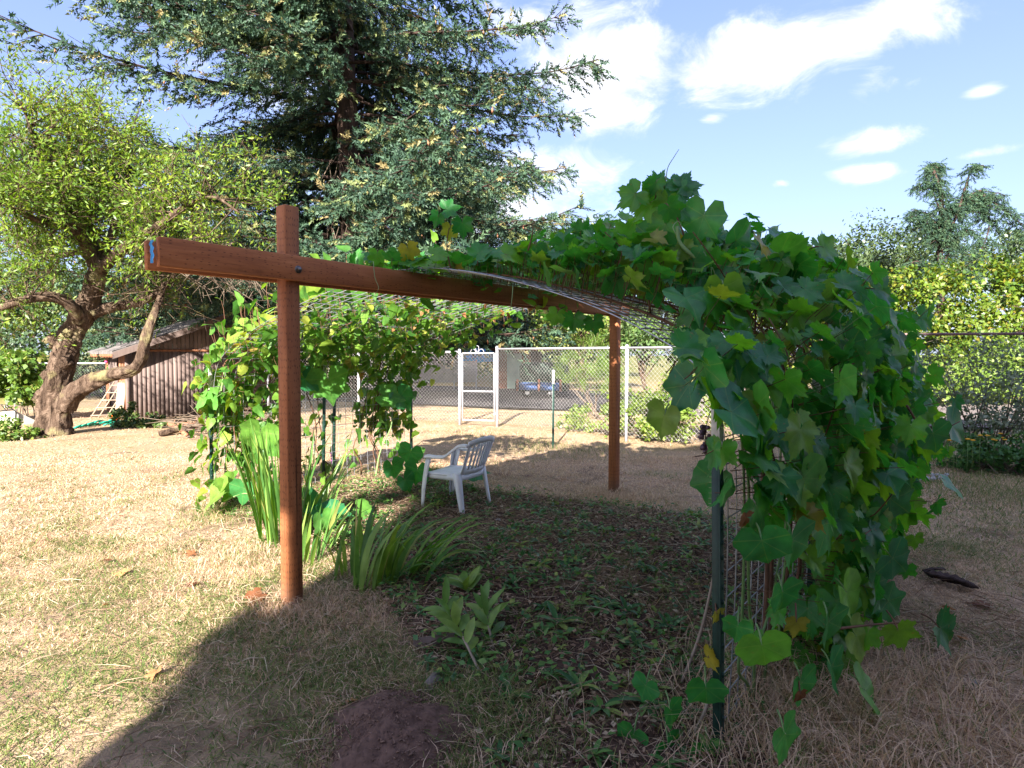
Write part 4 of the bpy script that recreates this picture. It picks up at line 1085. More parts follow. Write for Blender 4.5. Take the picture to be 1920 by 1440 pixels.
def spruce(base, H, zlo, Lf, seed, name, label, dens=1.0, zfine=14.5, sprig=0.42, trunk_r=0.42, mat='spruce', dz=0.5, droop=0.32, perwhorl=5):
    g_ = np.random.default_rng(seed)
    e = empty(name, base, label=label, cat='tree')
    zz = np.linspace(-0.1, H, 40); sw = 0.12 * np.sin(zz * 0.35)
    objw('trunk', *tube(np.stack([base[0] + sw, base[1] + 0 * zz, base[2] + zz], -1), trunk_r * (1 - zz / H) ** 0.8 + 0.02, 14, gnarl=0.05, seed=seed), M['sbark'], e, True)
    br = []; Ps, Ds, Ns, Sz = [], [], [], []; b0, b1 = [], []
    z = zlo
    while z < H - 0.5:
        fine = z < zfine
        for k in range(int((perwhorl + (2 if z < 7.5 and trunk_r > 0.4 else 0)) if fine else 3)):
            a = g_.uniform(0, 2 * PI); L = Lf(z, a) * g_.uniform(0.72, 1.08)
            if L < 0.4 or (trunk_r > 0.4 and 6.2 < z < 8.4 and math.sin(a) < -0.88): continue
            out_ = np.array([math.cos(a), math.sin(a), 0]); sd = np.array([-out_[1], out_[0], 0])
            t = np.linspace(0, 1, 12)
            s0_ = g_.uniform(-0.10, 0.10) + 0.25 * max(0, z / H - 0.2)
            p = base + np.array([sw[int(min(39, z / H * 39))], 0, z]) + np.outer(L * t, out_) + np.outer(L * 0.06 * np.sin(t * 3 + g_.uniform(0, 6)), sd)
            p[:, 2] += L * (s0_ * t - droop * t ** 2 + droop * 0.85 * t ** 3.2)
            br.append(tube(p, np.linspace(0.030 + 0.0045 * L, 0.010, 12), 5, False))
            nseg = int(L / (0.26 if fine else 0.6) * dens)
            for i in range(nseg):
                tt_ = 0.09 + 0.91 * (i + g_.uniform(0, 1)) / nseg
                if g_.uniform() < 0.10: continue
                pb = np.array([np.interp(tt_, t, p[:, c]) for c in range(3)])
                for sgn in (1, -1, 0.2):
                    ln = (0.35 + 0.17 * L * (1 - tt_) + 0.25) * g_.uniform(0.6, 1.25)
                    d = norm(out_ * g_.uniform(0.5, 1.0) + sd * sgn * g_.uniform(0.5, 1.0) + np.array([0, 0, g_.uniform(-0.55, 0.12)]))
                    ns = max(2, int(ln / 0.215)) if fine else 2
                    ts = (np.arange(ns) + g_.uniform(0, 1, ns)) / ns
                    q = pb + np.outer(ts * ln, d) + np.outer(-0.20 * ln * ts ** 2, [0, 0, 1.0]) + g_.normal(0, 0.05, (ns, 3))
                    Ps.append(q); Ds.append(d + g_.normal(0, 0.45, (ns, 3)) + np.array([0, 0, -0.12])); Sz.append(np.full(ns, sprig * (1 if fine else 2.0)) * g_.uniform(0.7, 1.25, ns))
                    b0.append(pb); b1.append(pb + d * ln * 0.8)
        z += dz * g_.uniform(0.7, 1.3) * (1 if fine else 1.6)
    P = np.concatenate(Ps); D = np.concatenate(Ds); Z = g_.normal(0, 1, P.shape); sz = np.concatenate(Sz)
    objw('branches', *merge(br + [sticks(b0, b1, 0.012, 0.005)]), M['sbark'], e, True)
    V, F = inst(SPR, frames(D, Z, sz), P)
    cr = objw('crown', V, F, M[mat], e, False, rnd=rep(np.clip(g_.beta(2.2, 2.2, len(P)) * 0.85 + 0.12 * (fbm(P[:, 0], P[:, 2], 1.2, 5) - 0.4), 0, 0.97), SPR)); cr['kind'] = 'stuff'
    return e, P


SPB = np.array([-5.25, 20.0, 0.0])
spe, SPP = spruce(SPB, 30, 2.2, lambda z, a: (9.7 - 0.5 * math.cos(a)) * (1 - (z / 30) ** 1.6) * (0.72 if z < 3.4 else 1), 21, 'spruce_tree', 'huge blue green spruce towering behind the arbour')
# cones
cn = rng.choice(len(SPP), 420); cp_ = SPP[cn] + np.array([0, -0.1, -0.12])
CON = (np.array([[0.5, 0, 0], [-0.25, 0.43, 0], [-0.25, -0.43, 0], [0, 0, 1.3], [0, 0, -1.3]]), np.array([[0, 1, 3], [1, 2, 3], [2, 0, 3], [1, 0, 4], [2, 1, 4], [0, 2, 4]]))
V, F = inst(CON, frames(np.tile([[0, 1.0, 0]], (420, 1)), np.tile([[0, 0, 1.0]], (420, 1)) + rdir(420) * 0.3, rng.uniform(0.045, 0.075, 420)), cp_)
M['cone'] = simple('spruce_cone', (0.30, 0.14, 0.075), (0.20, 0.09, 0.05), 0.8, scale=3)
objw('cones', V, F, M['cone'], spe)['kind'] = 'stuff'
# dead hanging twigs on the trunk
dq = [W(640 + rng.uniform(-25, 60), rng.uniform(280, 430), 19.3) for _ in range(60)]
objw('dead_twigs', *sticks(dq, [q + np.array([rng.uniform(-0.5, 0.5), rng.uniform(-0.3, 0.1), -rng.uniform(0.3, 1.0)]) for q in dq], 0.016, 0.006), M['twig'], spe)['kind'] = 'stuff'

def bark_tube(P, Rr, sides=44, amp=0.2, seed=0.0):
    V, F = tube(P, Rr, sides, cap=False); n = len(P); P = np.asarray(P)
    ctr = np.repeat(P, sides, 0); d = V - ctr; a = np.tile(np.arange(sides) / sides * 2 * PI, n)
    sl_ = np.repeat(np.concatenate([[0], np.cumsum(np.linalg.norm(np.diff(P, axis=0), axis=1))]), sides)
    c_, s_ = np.cos(a), np.sin(a)
    ridge = lambda k, v: np.abs(vnoise(c_ * k + 9 + seed, sl_ * v, 1.0, 1) - 0.5) + np.abs(vnoise(s_ * k + 21 + seed, sl_ * v, 1.0, 2) - 0.5)
    lump = vnoise(c_ * 1.3 + 5 + seed, sl_ * 2.6, 1.0, 4) + vnoise(s_ * 1.3 + 15, sl_ * 2.6, 1.0, 5) - 1.0
    f = 1 + amp * (0.9 * lump + 0.75 * (ridge(3.2, 3.0) - 0.45) + 0.55 * (ridge(8, 7.0) - 0.45) + 0.35 * (ridge(15, 16.0) - 0.45))
    return ctr + d * f[:, None], F


# ---- leaning gnarled tree on the left
TL = empty('leaning_tree', G(105, 818), label='gnarled leaning tree with twisted trunk and yellow green willowy leaves', cat='tree')
TY = float(G(105, 818)[1])


def TP(px, py, dy=0.0): return W(px, py, TY + dy)


limbs = [([(106, 826, 0), (104, 800, 0), (103, 760, 0), (108, 720, 0), (117, 680, 0), (128, 645, 0.05), (146, 605, 0.1), (165, 565, 0.1), (178, 530, 0.1), (184, 500, 0.1)], [0.36, 0.33, 0.31, 0.30, 0.29, 0.29, 0.25, 0.23, 0.21, 0.19]),
         ([(122, 762, -0.05), (140, 735, -0.1), (170, 716, -0.2), (210, 703, -0.25), (250, 693, -0.3), (265, 670, -0.3), (271, 645, -0.3), (283, 605, -0.2), (298, 565, 0), (310, 530, 0.2)], [0.22, 0.20, 0.17, 0.15, 0.135, 0.12, 0.11, 0.09, 0.07, 0.05]),
         ([(148, 600, 0), (138, 578, -0.2), (118, 562, -0.4), (85, 556, -0.6), (45, 562, -0.8), (5, 575, -0.9), (-60, 590, -1.0)], [0.13, 0.11, 0.095, 0.085, 0.075, 0.065, 0.05]),
         ([(168, 590, 0.1), (185, 582, 0.2), (215, 574, 0.3), (260, 567, 0.4), (300, 545, 0.6), (335, 500, 0.8), (360, 450, 1.0)], [0.13, 0.11, 0.09, 0.08, 0.065, 0.05, 0.03]),
         ([(183, 505, 0.1), (165, 465, 0), (140, 425, -0.3), (112, 375, -0.5), (80, 310, -0.7), (60, 250, -0.8), (40, 190, -0.9)], [0.13, 0.11, 0.09, 0.075, 0.055, 0.035, 0.015]),
         ([(184, 500, 0.1), (175, 450, 0.3), (150, 400, 0.6), (135, 330, 0.8), (128, 250, 1.0), (122, 170, 1.1)], [0.13, 0.10, 0.08, 0.06, 0.04, 0.015]),
         ([(185, 505, 0.1), (200, 460, 0.4), (225, 400, 0.6), (240, 330, 0.8), (225, 260, 0.9), (190, 215, 1.0)], [0.12, 0.09, 0.075, 0.055, 0.035, 0.015]),
         ([(185, 510, 0.1), (225, 470, -0.2), (285, 430, -0.5), (345, 390, -0.7), (400, 370, -0.8), (450, 400, -0.9)], [0.11, 0.09, 0.07, 0.05, 0.035, 0.015]),
         ([(140, 425, -0.3), (95, 420, -0.8), (40, 400, -1.2), (-20, 370, -1.6)], [0.07, 0.055, 0.04, 0.02]),
         ([(112, 375, -0.5), (60, 380, 0.2), (10, 340, 0.5), (-40, 280, 0.8)], [0.05, 0.045, 0.035, 0.02]),
         ([(165, 465, 0), (110, 480, 0.5), (60, 470, 0.9), (10, 460, 1.2)], [0.06, 0.045, 0.03, 0.02])]
g = np.random.default_rng(77)
tw0, tw1, twr = [], [], []; leafP, leafD = [], []
for li, (pts, rad) in enumerate(limbs):
    n_ = 5 if li == 0 else 4
    n_ = 9 if li < 2 else n_
    pp = catmull([TP(*p) for p in pts], n_); rr = np.interp(np.linspace(0, 1, len(pp)), np.linspace(0, 1, len(rad)), rad) * (0.84 if li < 2 else 1)
    objw('trunk' if li == 0 else 'limb', *(bark_tube(pp, rr, 48, 0.34, li) if li < 2 else bark_tube(pp, rr, 14, 0.25, li)), M['bark'], TL, True)
    if li == 0: continue
    nl = len(pp)
    for j in range(int(nl * (2.6 if li >= 3 else 1.0))):
        i = int(g.uniform(0.30 if li >= 3 else 0.55, 1.0) * (nl - 1)); p = pp[i]
        d = norm(rdir(1, g)[0] + np.array([0, 0, 0.35])); ln = g.uniform(0.5, 1.35) * (1 if li != 1 else 0.8)
        if li == 1 and (g.uniform() < 0.7 or p[2] < 2.2): continue
        if li == 3 and p[2] < 2.6: continue
        q = p + d * ln * 0.5 + rdir(1, g)[0] * 0.08; e2 = q + norm(d + rdir(1, g)[0] * 0.5) * ln * 0.5
        tw0 += [p, q]; tw1 += [q, e2]; twr += [0.016, 0.009]
        for m_ in range(7):
            b = p + (e2 - p) * g.uniform(0.25, 1.0); dd = norm(d * 0.4 + rdir(1, g)[0] + np.array([0, 0, 0.25 if li not in (1, 3) else -0.1])); l2 = g.uniform(0.25, 0.65)
            tw0.append(b); tw1.append(b + dd * l2); twr.append(0.006)
            if li in (1,) and (g.uniform() < 0.8 or b[2] < 2.6): continue
            if b[2] < 2.35 and b[0] > -7.9: continue
            if li == 2 and g.uniform() < 0.4: continue
            if li == 3 and b[2] < 3.2 and g.uniform() < 0.7: continue
            nlf = 15
            ts = g.uniform(0.1, 1.15, nlf)
            leafP.append(b + np.outer(ts * l2, dd) + g.normal(0, 0.045, (nlf, 3))); leafD.append(dd[None] * 0.8 + g.normal(0, 0.7, (nlf, 3)) + np.array([[0, 0, -0.25]]))
objw('twigs', *sticks(tw0, tw1, np.array(twr), np.array(twr) * 0.5), M['bark'], TL, True)['kind'] = 'stuff'
LP = np.concatenate(leafP); LD = np.concatenate(leafD)
WIL = (np.array([[0, 0, 0], [0.16, 0.45, 0.05], [0, 1.0, -0.08], [-0.16, 0.45, 0.05]]), np.array([[0, 1, 2, 3]]))
V, F = inst(WIL, frames(LD, g.normal(0, 1, LP.shape) + np.array([[0, -0.3, 0.6]]), g.uniform(0.06, 0.115, len(LP))), LP)
objw('crown', V, F, M['willow'], TL, rnd=rep(np.clip(g.beta(2, 2, len(LP)) * 0.8 + 0.5 * (fbm(LP[:, 0], LP[:, 2], 0.8, 2) - 0.4), 0, 1), WIL))['kind'] = 'stuff'
# burls on the trunk
for (bx_, by_, r_) in ((96, 640, 0.14), (122, 678, 0.15), (88, 705, 0.15), (80, 742, 0.17), (112, 745, 0.12), (130, 640, 0.10), (92, 775, 0.15)):
    V, F = sphere(TP(bx_ + 2, by_, -0.10), r_ * 0.75, 22, 14, (1, 1, 1.15)); V = V + (fbm(V[:, 0] * 5, V[:, 2] * 5, 0.3, 1)[:, None] - 0.5) * 0.14
    objw('burl', V, F, M['bark'], TL, True)
# dead brushwood at the right of the crown
q0, q1, qr = [], [], []
for i in range(46):
    a = W(rng.uniform(310, 460), rng.uniform(450, 525), TY + rng.uniform(-0.8, 0.8)); d = norm(np.array([rng.uniform(0.2, 1), rng.uniform(-0.4, 0.4), rng.uniform(-0.5, 0.35)]))
    b = a + d * rng.uniform(0.4, 0.9)
    if b[2] < 2.3: continue
    q0.append(a); q1.append(b); qr.append(0.011)
    for k in range(7):
        s_ = a + (b - a) * rng.uniform(0.2, 1); e_ = s_ + norm(d * 0.6 + rdir(1)[0]) * rng.uniform(0.15, 0.5)
        if e_[2] < 2.35: continue
        q0.append(s_); q1.append(e_); qr.append(0.006)
objw('dead_twigs', *sticks(q0, q1, np.array(qr), np.array(qr) * 0.4), M['twig'], TL)['kind'] = 'stuff'

# ---- leafy background trees and shrubs
QUAD = (np.array([[0, 0, 0], [0.30, 0.42, 0.06], [0, 1.0, -0.10], [-0.30, 0.42, 0.06]]), np.array([[0, 1, 2, 3]]))


def bushy(name, label, cat, ells, n, leaf, mat, trunk=None, clump=0.18, nclump=60, seed=0, group=None, shell=0.55, T=QUAD, barkmat='bark', stems=0, up=0.3, jit=0.7):
    """ells: list of (centre, radii); leaves gather in clumps through the outer volume"""
    g_ = np.random.default_rng(seed); c0 = np.array(ells[0][0], float)
    e = empty(name, (c0[0], c0[1], 0), label=label, cat=cat, group=group)
    tot = sum(r[0] * r[1] + r[1] * r[2] + r[0] * r[2] for _, r in ells); Pl, Nl = [], []
    for c, r in ells:
        c = np.array(c, float); r = np.array(r, float); fr = (r[0] * r[1] + r[1] * r[2] + r[0] * r[2]) / tot
        k = max(4, int(nclump * fr)); d = rdir(k, g_); rad = g_.uniform(shell, 1.05, k) ** 0.7
        cc2 = c + d * rad[:, None] * r
        m_ = int(n * fr); w_ = g_.integers(0, k, m_); sp = clump * g_.uniform(0.5, 1.3, k)
        off = np.clip(g_.normal(0, 1, (m_, 3)), -1.7, 1.7) * sp[w_][:, None] * np.cbrt(r[0] * r[1] * r[2])
        Pl.append(cc2[w_] + off); Nl.append(norm(off + d[w_] * 0.5 * np.mean(r)) * 0.8)
    P = np.concatenate(Pl); Nn = np.concatenate(Nl) + rdir(len(P), g_) * jit + np.array([[0, 0, up]])
    keep = P[:, 2] > 0.02; P = P[keep]; Nn = Nn[keep]
    V, F = inst(T, frames(rdir(len(P), g_) + np.array([[0, 0, 0.1]]), Nn, leaf * g_.uniform(0.6, 1.3, len(P))), P)
    rn = np.clip(g_.beta(2, 2, len(P)) * 0.75 + 0.6 * (fbm(P[:, 0] + P[:, 1], P[:, 2], 1.1, seed) - 0.35), 0, 1)
    objw('crown' if trunk else 'foliage', V, F, M[mat], e, rnd=rep(rn, T))['kind'] = 'stuff'
    if trunk:
        x, y, ht, r = trunk
        objw('trunk', *tube(catmull([(x, y, -0.1), (x + 0.1, y, ht * 0.3), (x - 0.05, y + 0.1, ht * 0.7), (x, y, ht)], 4), np.linspace(r, r * 0.35, 13), 10, gnarl=0.1), M[barkmat], e, True)
        b0 = [np.array([x, y, ht * g_.uniform(0.45, 0.95)]) for _ in range(14)]
        b1 = [P[g_.integers(0, len(P))] for _ in range(14)]
        objw('branches', *sticks(b0, b1, r * 0.3, r * 0.08, 5), M[barkmat], e, True)
    elif stems:
        b0 = [c0 * np.array([1, 1, 0]) + np.array([g_.normal(0, 0.15), g_.normal(0, 0.15), 0]) for _ in range(stems)]
        b1 = [P[g_.integers(0, len(P))] for _ in range(stems)]
        objw('stems', *sticks(b0, b1, 0.014, 0.005), M['twig'], e, True)
    return e


M['bgA'] = leaf_mat('mid_green_leaf', [(0.0, (0.030, 0.070, 0.020)), (0.5, (0.065, 0.125, 0.035)), (0.9, (0.12, 0.175, 0.05)), (1.0, (0.22, 0.21, 0.07))], 0.3, scale=2)
M['bgB'] = leaf_mat('dark_evergreen_leaf', [(0.0, (0.016, 0.035, 0.020)), (0.6, (0.035, 0.070, 0.032)), (1.0, (0.075, 0.12, 0.05))], 0.15, scale=2)
M['bgY'] = leaf_mat('golden_hedge_leaf', [(0.0, (0.035, 0.085, 0.008)), (0.5, (0.075, 0.140, 0.012)), (0.9, (0.125, 0.175, 0.016)), (1.0, (0.19, 0.15, 0.025))], 0.3, scale=2)
M['bgG'] = leaf_mat('bright_shrub_leaf', [(0.0, (0.055, 0.12, 0.02)), (0.5, (0.12, 0.20, 0.03)), (0.9, (0.20, 0.26, 0.055)), (1.0, (0.34, 0.30, 0.15))], 0.35, scale=3)
M['cedar'] = leaf_mat('cedar_needles', [(0.0, (0.016, 0.045, 0.035)), (0.6, (0.035, 0.078, 0.055)), (1.0, (0.07, 0.12, 0.06))], 0.12, (1.1, 1.2, 0.8), 0.6, 0.2, scale=1.4)
M['bgF'] = leaf_mat('far_olive_leaf', [(0.0, (0.022, 0.045, 0.018)), (0.5, (0.048, 0.082, 0.028)), (0.9, (0.085, 0.115, 0.04)), (1.0, (0.14, 0.13, 0.055))], 0.2, scale=1)
M['bgS'] = leaf_mat('grey_green_leaf', [(0.0, (0.09, 0.13, 0.09)), (0.5, (0.17, 0.22, 0.16)), (1.0, (0.30, 0.34, 0.26))], 0.25, scale=3)
M['bgO'] = leaf_mat('autumn_tinged_leaf', [(0.0, (0.10, 0.12, 0.03)), (0.6, (0.22, 0.20, 0.05)), (1.0, (0.36, 0.18, 0.06))], 0.3, scale=3)


def E(px, py, Y, rx, rz, ry=None):
    """an ellipsoid by picture centre, distance and half sizes in metres"""
    c = W(px, py, Y); return (c, (rx, ry or rx, rz))


bushy('broadleaf_tree', 'bright green broadleaf tree behind the dark fence at the left edge', 'tree', [E(60, 610, 24, 2.6, 2.0), E(120, 580, 24.5, 1.8, 1.5), E(-80, 600, 24, 2.5, 2.2)], 12000, 0.17, 'bgA', (W(60, 610, 24)[0], 24, 2.4, 0.16), seed=1, nclump=90)
bushy('broadleaf_tree', 'dark shaded shrubby tree just behind the dark left fence', 'tree', [E(60, 690, 20, 3.2, 1.3, 1.2), E(190, 655, 21, 1.6, 1.5), E(-60, 690, 20, 2.5, 1.3)], 12000, 0.13, 'bgB', (W(60, 690, 20)[0], 20, 1.3, 0.10), seed=2, nclump=90)
bushy('broadleaf_tree', 'small autumn tinged tree peeping over the leaning limb at the left', 'tree', [E(95, 545, 27, 1.5, 1.0), E(60, 555, 27, 1.4, 0.9)], 3500, 0.16, 'bgO', (W(95, 545, 27)[0], 27, 3.2, 0.12), seed=3)
bushy('evergreen_tree', 'dark evergreen directly behind the shed roof', 'tree', [E(330, 560, 25, 3.4, 2.6), E(240, 600, 25, 2.0, 2.2), E(450, 570, 26, 3.0, 2.8)], 20000, 0.16, 'bgB', (W(330, 560, 25)[0], 25, 4, 0.25), seed=4, nclump=130)
bushy('evergreen_tree', 'dark evergreen between the shed and the spruce trunk', 'tree', [E(560, 590, 28, 3.6, 2.4), E(700, 610, 28, 3.2, 1.7)], 16000, 0.18, 'bgB', (W(560, 590, 28)[0], 28, 4, 0.25), seed=5, nclump=120)
bushy('evergreen_shrub', 'rounded dark blue green conifer shrub behind the gate', 'shrub', [E(965, 615, 31, 2.5, 1.6), E(880, 612, 32, 2.3, 1.5), E(1035, 622, 31.5, 1.5, 1.4)], 16000, 0.18, 'spruce', (W(965, 615, 31)[0], 31, 3.4, 0.14), seed=6, nclump=110)
bushy('broadleaf_tree', 'pale green tree seen beneath the beam near the far post', 'tree', [E(1090, 600, 24, 1.8, 1.2), E(1140, 590, 25, 1.5, 1.2)], 7000, 0.14, 'bgG', (W(1090, 600, 24)[0], 24, 2.4, 0.12), seed=7)
bushy('evergreen_shrub', 'deep green shrub right of the far post above the fence rail', 'shrub', [E(1205, 625, 17, 0.9, 0.75), E(1260, 610, 17.5, 1.1, 1.0)], 7000, 0.10, 'bgA', (W(1205, 625, 17)[0], 17, 1.6, 0.08), seed=8)
bushy('leafy_hedge', 'tall golden green hedge glowing in the sun on the right', 'hedge', [E(1340, 640, 21, 1.6, 1.2, 1.2), E(1470, 625, 21, 1.8, 1.5, 1.3), E(1600, 610, 21, 1.8, 1.65, 1.3), E(1720, 600, 21, 1.7, 1.75, 1.3), E(1830, 595, 21, 1.8, 1.85, 1.3), E(1960, 595, 21, 1.9, 1.9, 1.3), E(2080, 595, 21, 1.9, 1.9, 1.3)], 46000, 0.15, 'bgY', None, clump=0.11, nclump=520, seed=9, shell=0.85, stems=10, jit=0.35)
bushy('leafy_hedge', 'sunlit low shrubs beneath the golden hedge across the lane', 'hedge', [E(1700, 715, 18.5, 1.5, 0.8), E(1800, 705, 18.5, 1.6, 0.9), E(1920, 700, 18.5, 1.8, 1.0)], 10000, 0.13, 'bgG', None, nclump=110, seed=10, stems=8)
bushy('broadleaf_tree', 'olive green tree with rounded crown behind the golden hedge', 'tree', [E(1640, 490, 36, 3.0, 2.2), E(1570, 510, 36, 2.6, 1.8), E(1720, 495, 36, 2.4, 2.2), E(1600, 540, 36, 4, 2)], 22000, 0.20, 'bgF', (W(1640, 490, 36)[0], 36, 5.5, 0.22), seed=12, nclump=190)
bushy('broadleaf_tree', 'hazy green tree low behind the vine leaves at the right', 'tree', [E(1480, 520, 44, 3.4, 1.8), E(1540, 500, 44, 2.2, 1.7), E(1400, 540, 44, 3.4, 1.8)], 11000, 0.26, 'bgF', (W(1480, 520, 44)[0], 44, 5, 0.25), seed=13, nclump=120)
bushy('broadleaf_tree', 'olive tree at the far right edge behind the cedar', 'tree', [E(1915, 480, 40, 2.4, 1.8), E(1990, 470, 40, 3, 2.2), E(1850, 505, 40, 2.2, 1.4)], 11000, 0.22, 'bgF', (W(1915, 475, 40)[0], 40, 6, 0.22), seed=14, nclump=120)
bushy('raspberry_shrub', 'bright yellow green leafy shrub growing along the chain link fence', 'shrub', [E(1120, 785, 11.9, 0.55, 0.34, 0.28), E(1195, 770, 11.2, 0.6, 0.45, 0.3), E(1240, 775, 10.7, 0.55, 0.42, 0.3), E(1075, 795, 12.4, 0.4, 0.24, 0.25), E(1310, 750, 10.2, 0.7, 0.6, 0.4)], 9000, 0.075, 'bgG', None, nclump=130, seed=15, stems=14)
bushy('feathery_bush', 'feathery pale green bush rising above the fence rail', 'shrub', [E(1110, 680, 14.5, 0.55, 0.75, 0.4), E(1075, 690, 14.5, 0.4, 0.5), E(1150, 690, 14, 0.45, 0.5)], 6500, 0.09, 'bgG', None, nclump=70, seed=16, stems=12, T=(np.array([[0.06, 0, 0], [-0.06, 0, 0], [0, 1.3, 0.1]]), np.array([[0, 1, 2]])), up=1.0)
bushy('grey_leaved_bush', 'shaded grey green bush against the rusty railed fence at the right edge', 'shrub', [E(1860, 730, 8.2, 0.75, 0.62, 0.4), E(1790, 760, 8.3, 0.55, 0.5, 0.35), E(1930, 740, 8.0, 0.6, 0.7, 0.4), E(1880, 820, 8.0, 0.7, 0.4, 0.4), E(1740, 720, 8.6, 0.4, 0.55, 0.3)], 3800, 0.06, 'bgS', None, nclump=130, seed=17, stems=40)
bushy('weedy_clump', 'low shaded weeds with yellow flowers below the grey bush', 'shrub', [E(1880, 850, 7.6, 0.65, 0.22, 0.3), E(1800, 850, 7.9, 0.5, 0.22, 0.3), E(1960, 850, 7.4, 0.5, 0.25, 0.3)], 4000, 0.055, 'weed', None, nclump=60, seed=18, stems=20)
bushy('rose_bush', 'leafy plant with pale fig like leaves by the left fence', 'shrub', [E(30, 710, 13.5, 0.8, 0.5, 0.5), E(75, 705, 13.6, 0.4, 0.42, 0.4), E(-20, 700, 13.5, 0.6, 0.5)], 3800, 0.14, 'bgG', None, nclump=60, seed=19, stems=8)
bushy('low_shrub', 'small yellow green shrub at the foot of the leaning tree', 'shrub', [E(25, 812, 10.6, 0.42, 0.2, 0.3), E(60, 822, 10.8, 0.3, 0.15, 0.3), E(-20, 815, 10.5, 0.4, 0.2)], 2600, 0.07, 'bgG', None, nclump=46, seed=20, stems=8)
bushy('nasturtium_patch', 'low green plants growing against the shed wall', 'shrub', [E(250, 790, 12.6, 0.5, 0.16, 0.3), E(300, 795, 12.6, 0.5, 0.12, 0.3), E(235, 770, 12.9, 0.2, 0.25, 0.2)], 1800, 0.08, 'bgA', None, nclump=40, seed=23, stems=6)
for k, (bx_, by_, Y_, w_) in enumerate(((690, 640, 34, 4.0), (800, 640, 36, 4.0), (930, 650, 40, 4.5), (1080, 640, 42, 5.0))):
    bushy('broadleaf_tree', ['mid green tree far behind the left fence posts', 'mid green tree beyond the pale house', 'mid green tree beyond the blue canopy', 'mid green tree beyond the dark trailer'][k], 'tree', [E(bx_, by_ - 10, Y_, w_, 2.4), E(bx_ + 40, by_ - 20, Y_, w_ * 0.7, 2.2)], 9000, 0.22, 'bgA', (W(bx_, by_, Y_)[0], Y_, 3, 0.2), seed=30 + k, nclump=100)

# ---- weeping cedar with bent leaders
CD = empty('weeping_cedar', (W(1770, 600, 28)[0], 28, 0), label='weeping blue cedar with drooping bent leaders behind the hedge', cat='tree')
g = np.random.default_rng(99)
arms = [([(1765, 640), (1763, 520), (1762, 440), (1765, 370), (1752, 325), (1748, 308), (1758, 315)], 0.16),
        ([(1765, 470), (1795, 400), (1812, 345), (1825, 313), (1845, 310)], 0.07), ([(1765, 400), (1740, 345), (1715, 352)], 0.04), ([(1764, 430), (1735, 400), (1710, 393)], 0.04), ([(1764, 450), (1790, 395), (1825, 385), (1850, 405)], 0.04),
        ([(1770, 420), (1830, 360), (1850, 372), (1890, 400), (1925, 430), (1960, 470)], 0.06), ([(1845, 365), (1855, 420), (1840, 470), (1815, 520)], 0.04), ([(1765, 470), (1730, 410), (1712, 405)], 0.03), ([(1765, 500), (1800, 440), (1830, 430)], 0.04),
        ([(1765, 520), (1720, 490), (1690, 510)], 0.04), ([(1765, 540), (1810, 510), (1850, 540)], 0.04), ([(1850, 372), (1870, 362), (1885, 368)], 0.02), ([(1765, 560), (1740, 540), (1760, 580)], 0.04)]
CP, CDr, CB0, CB1 = [], [], [], []
for pts, r in arms:
    pp = catmull([W(x, y, 28 + 0.25 * math.sin(x)) for x, y in pts], 6); objw('limb', *tube(pp, np.linspace(r, 0.015, len(pp)), 6), M['sbark'], CD, True)
    Lp = np.sum(np.linalg.norm(np.diff(pp, axis=0), axis=1))
    for k in range(int(Lp * 17)):
        t = g.uniform(0.05, 1.0); i_ = int(t * (len(pp) - 1)); p0 = pp[i_]
        d = norm(np.array([g.choice([-1, 1]) * g.uniform(0.5, 1), g.normal(0, 0.6), g.uniform(-0.15, 0.35)])); ln = g.uniform(0.25, 0.95) * (1.15 - 0.75 * t)
        ts_ = np.linspace(0.08, 1, max(3, int(ln * 15))); q = p0 + np.outer(ts_ * ln, d) - np.outer(ln * 0.55 * ts_ ** 2, [0, 0, 1.0])
        CB0.append(p0); CB1.append(q[-1]); CP.append(q + g.normal(0, 0.05, q.shape)); CDr.append(d[None] * 0.5 + g.normal(0, 0.4, q.shape) + np.array([[0, 0, -0.7]]))
objw('branchlets', *sticks(CB0, CB1, 0.014, 0.004), M['sbark'], CD)['kind'] = 'stuff'
P = np.concatenate(CP); D = np.concatenate(CDr)
V, F = inst(SPR, frames(D, g.normal(0, 1, P.shape), g.uniform(0.22, 0.38, len(P))), P)
objw('crown', V, F, M['cedar'], CD, rnd=rep(g.uniform(0.0, 0.42, len(P)), SPR))['kind'] = 'stuff'
# unseen shrub added by the house corner: frays the shade edge, shades the beam end
cq = hp + hd * 0.16 + np.array([0.20, 0.98]) * 0.7
bushy('shade_edge_shrub', 'unseen loose shrub added at the house corner to fray the shade edge', 'shrub', [((cq[0] + 0.10, cq[1], 2.9), (0.30, 0.5, 0.6)), ((cq[0] + 0.05, cq[1], 3.9), (0.32, 0.5, 0.5)), ((cq[0] + 0.0, cq[1], 4.8), (0.3, 0.5, 0.4)), ((cq[0] - 0.30, cq[1], 5.9), (0.6, 0.6, 0.55))], 6000, 0.13, 'bgA', None, nclump=40, seed=77, stems=10)
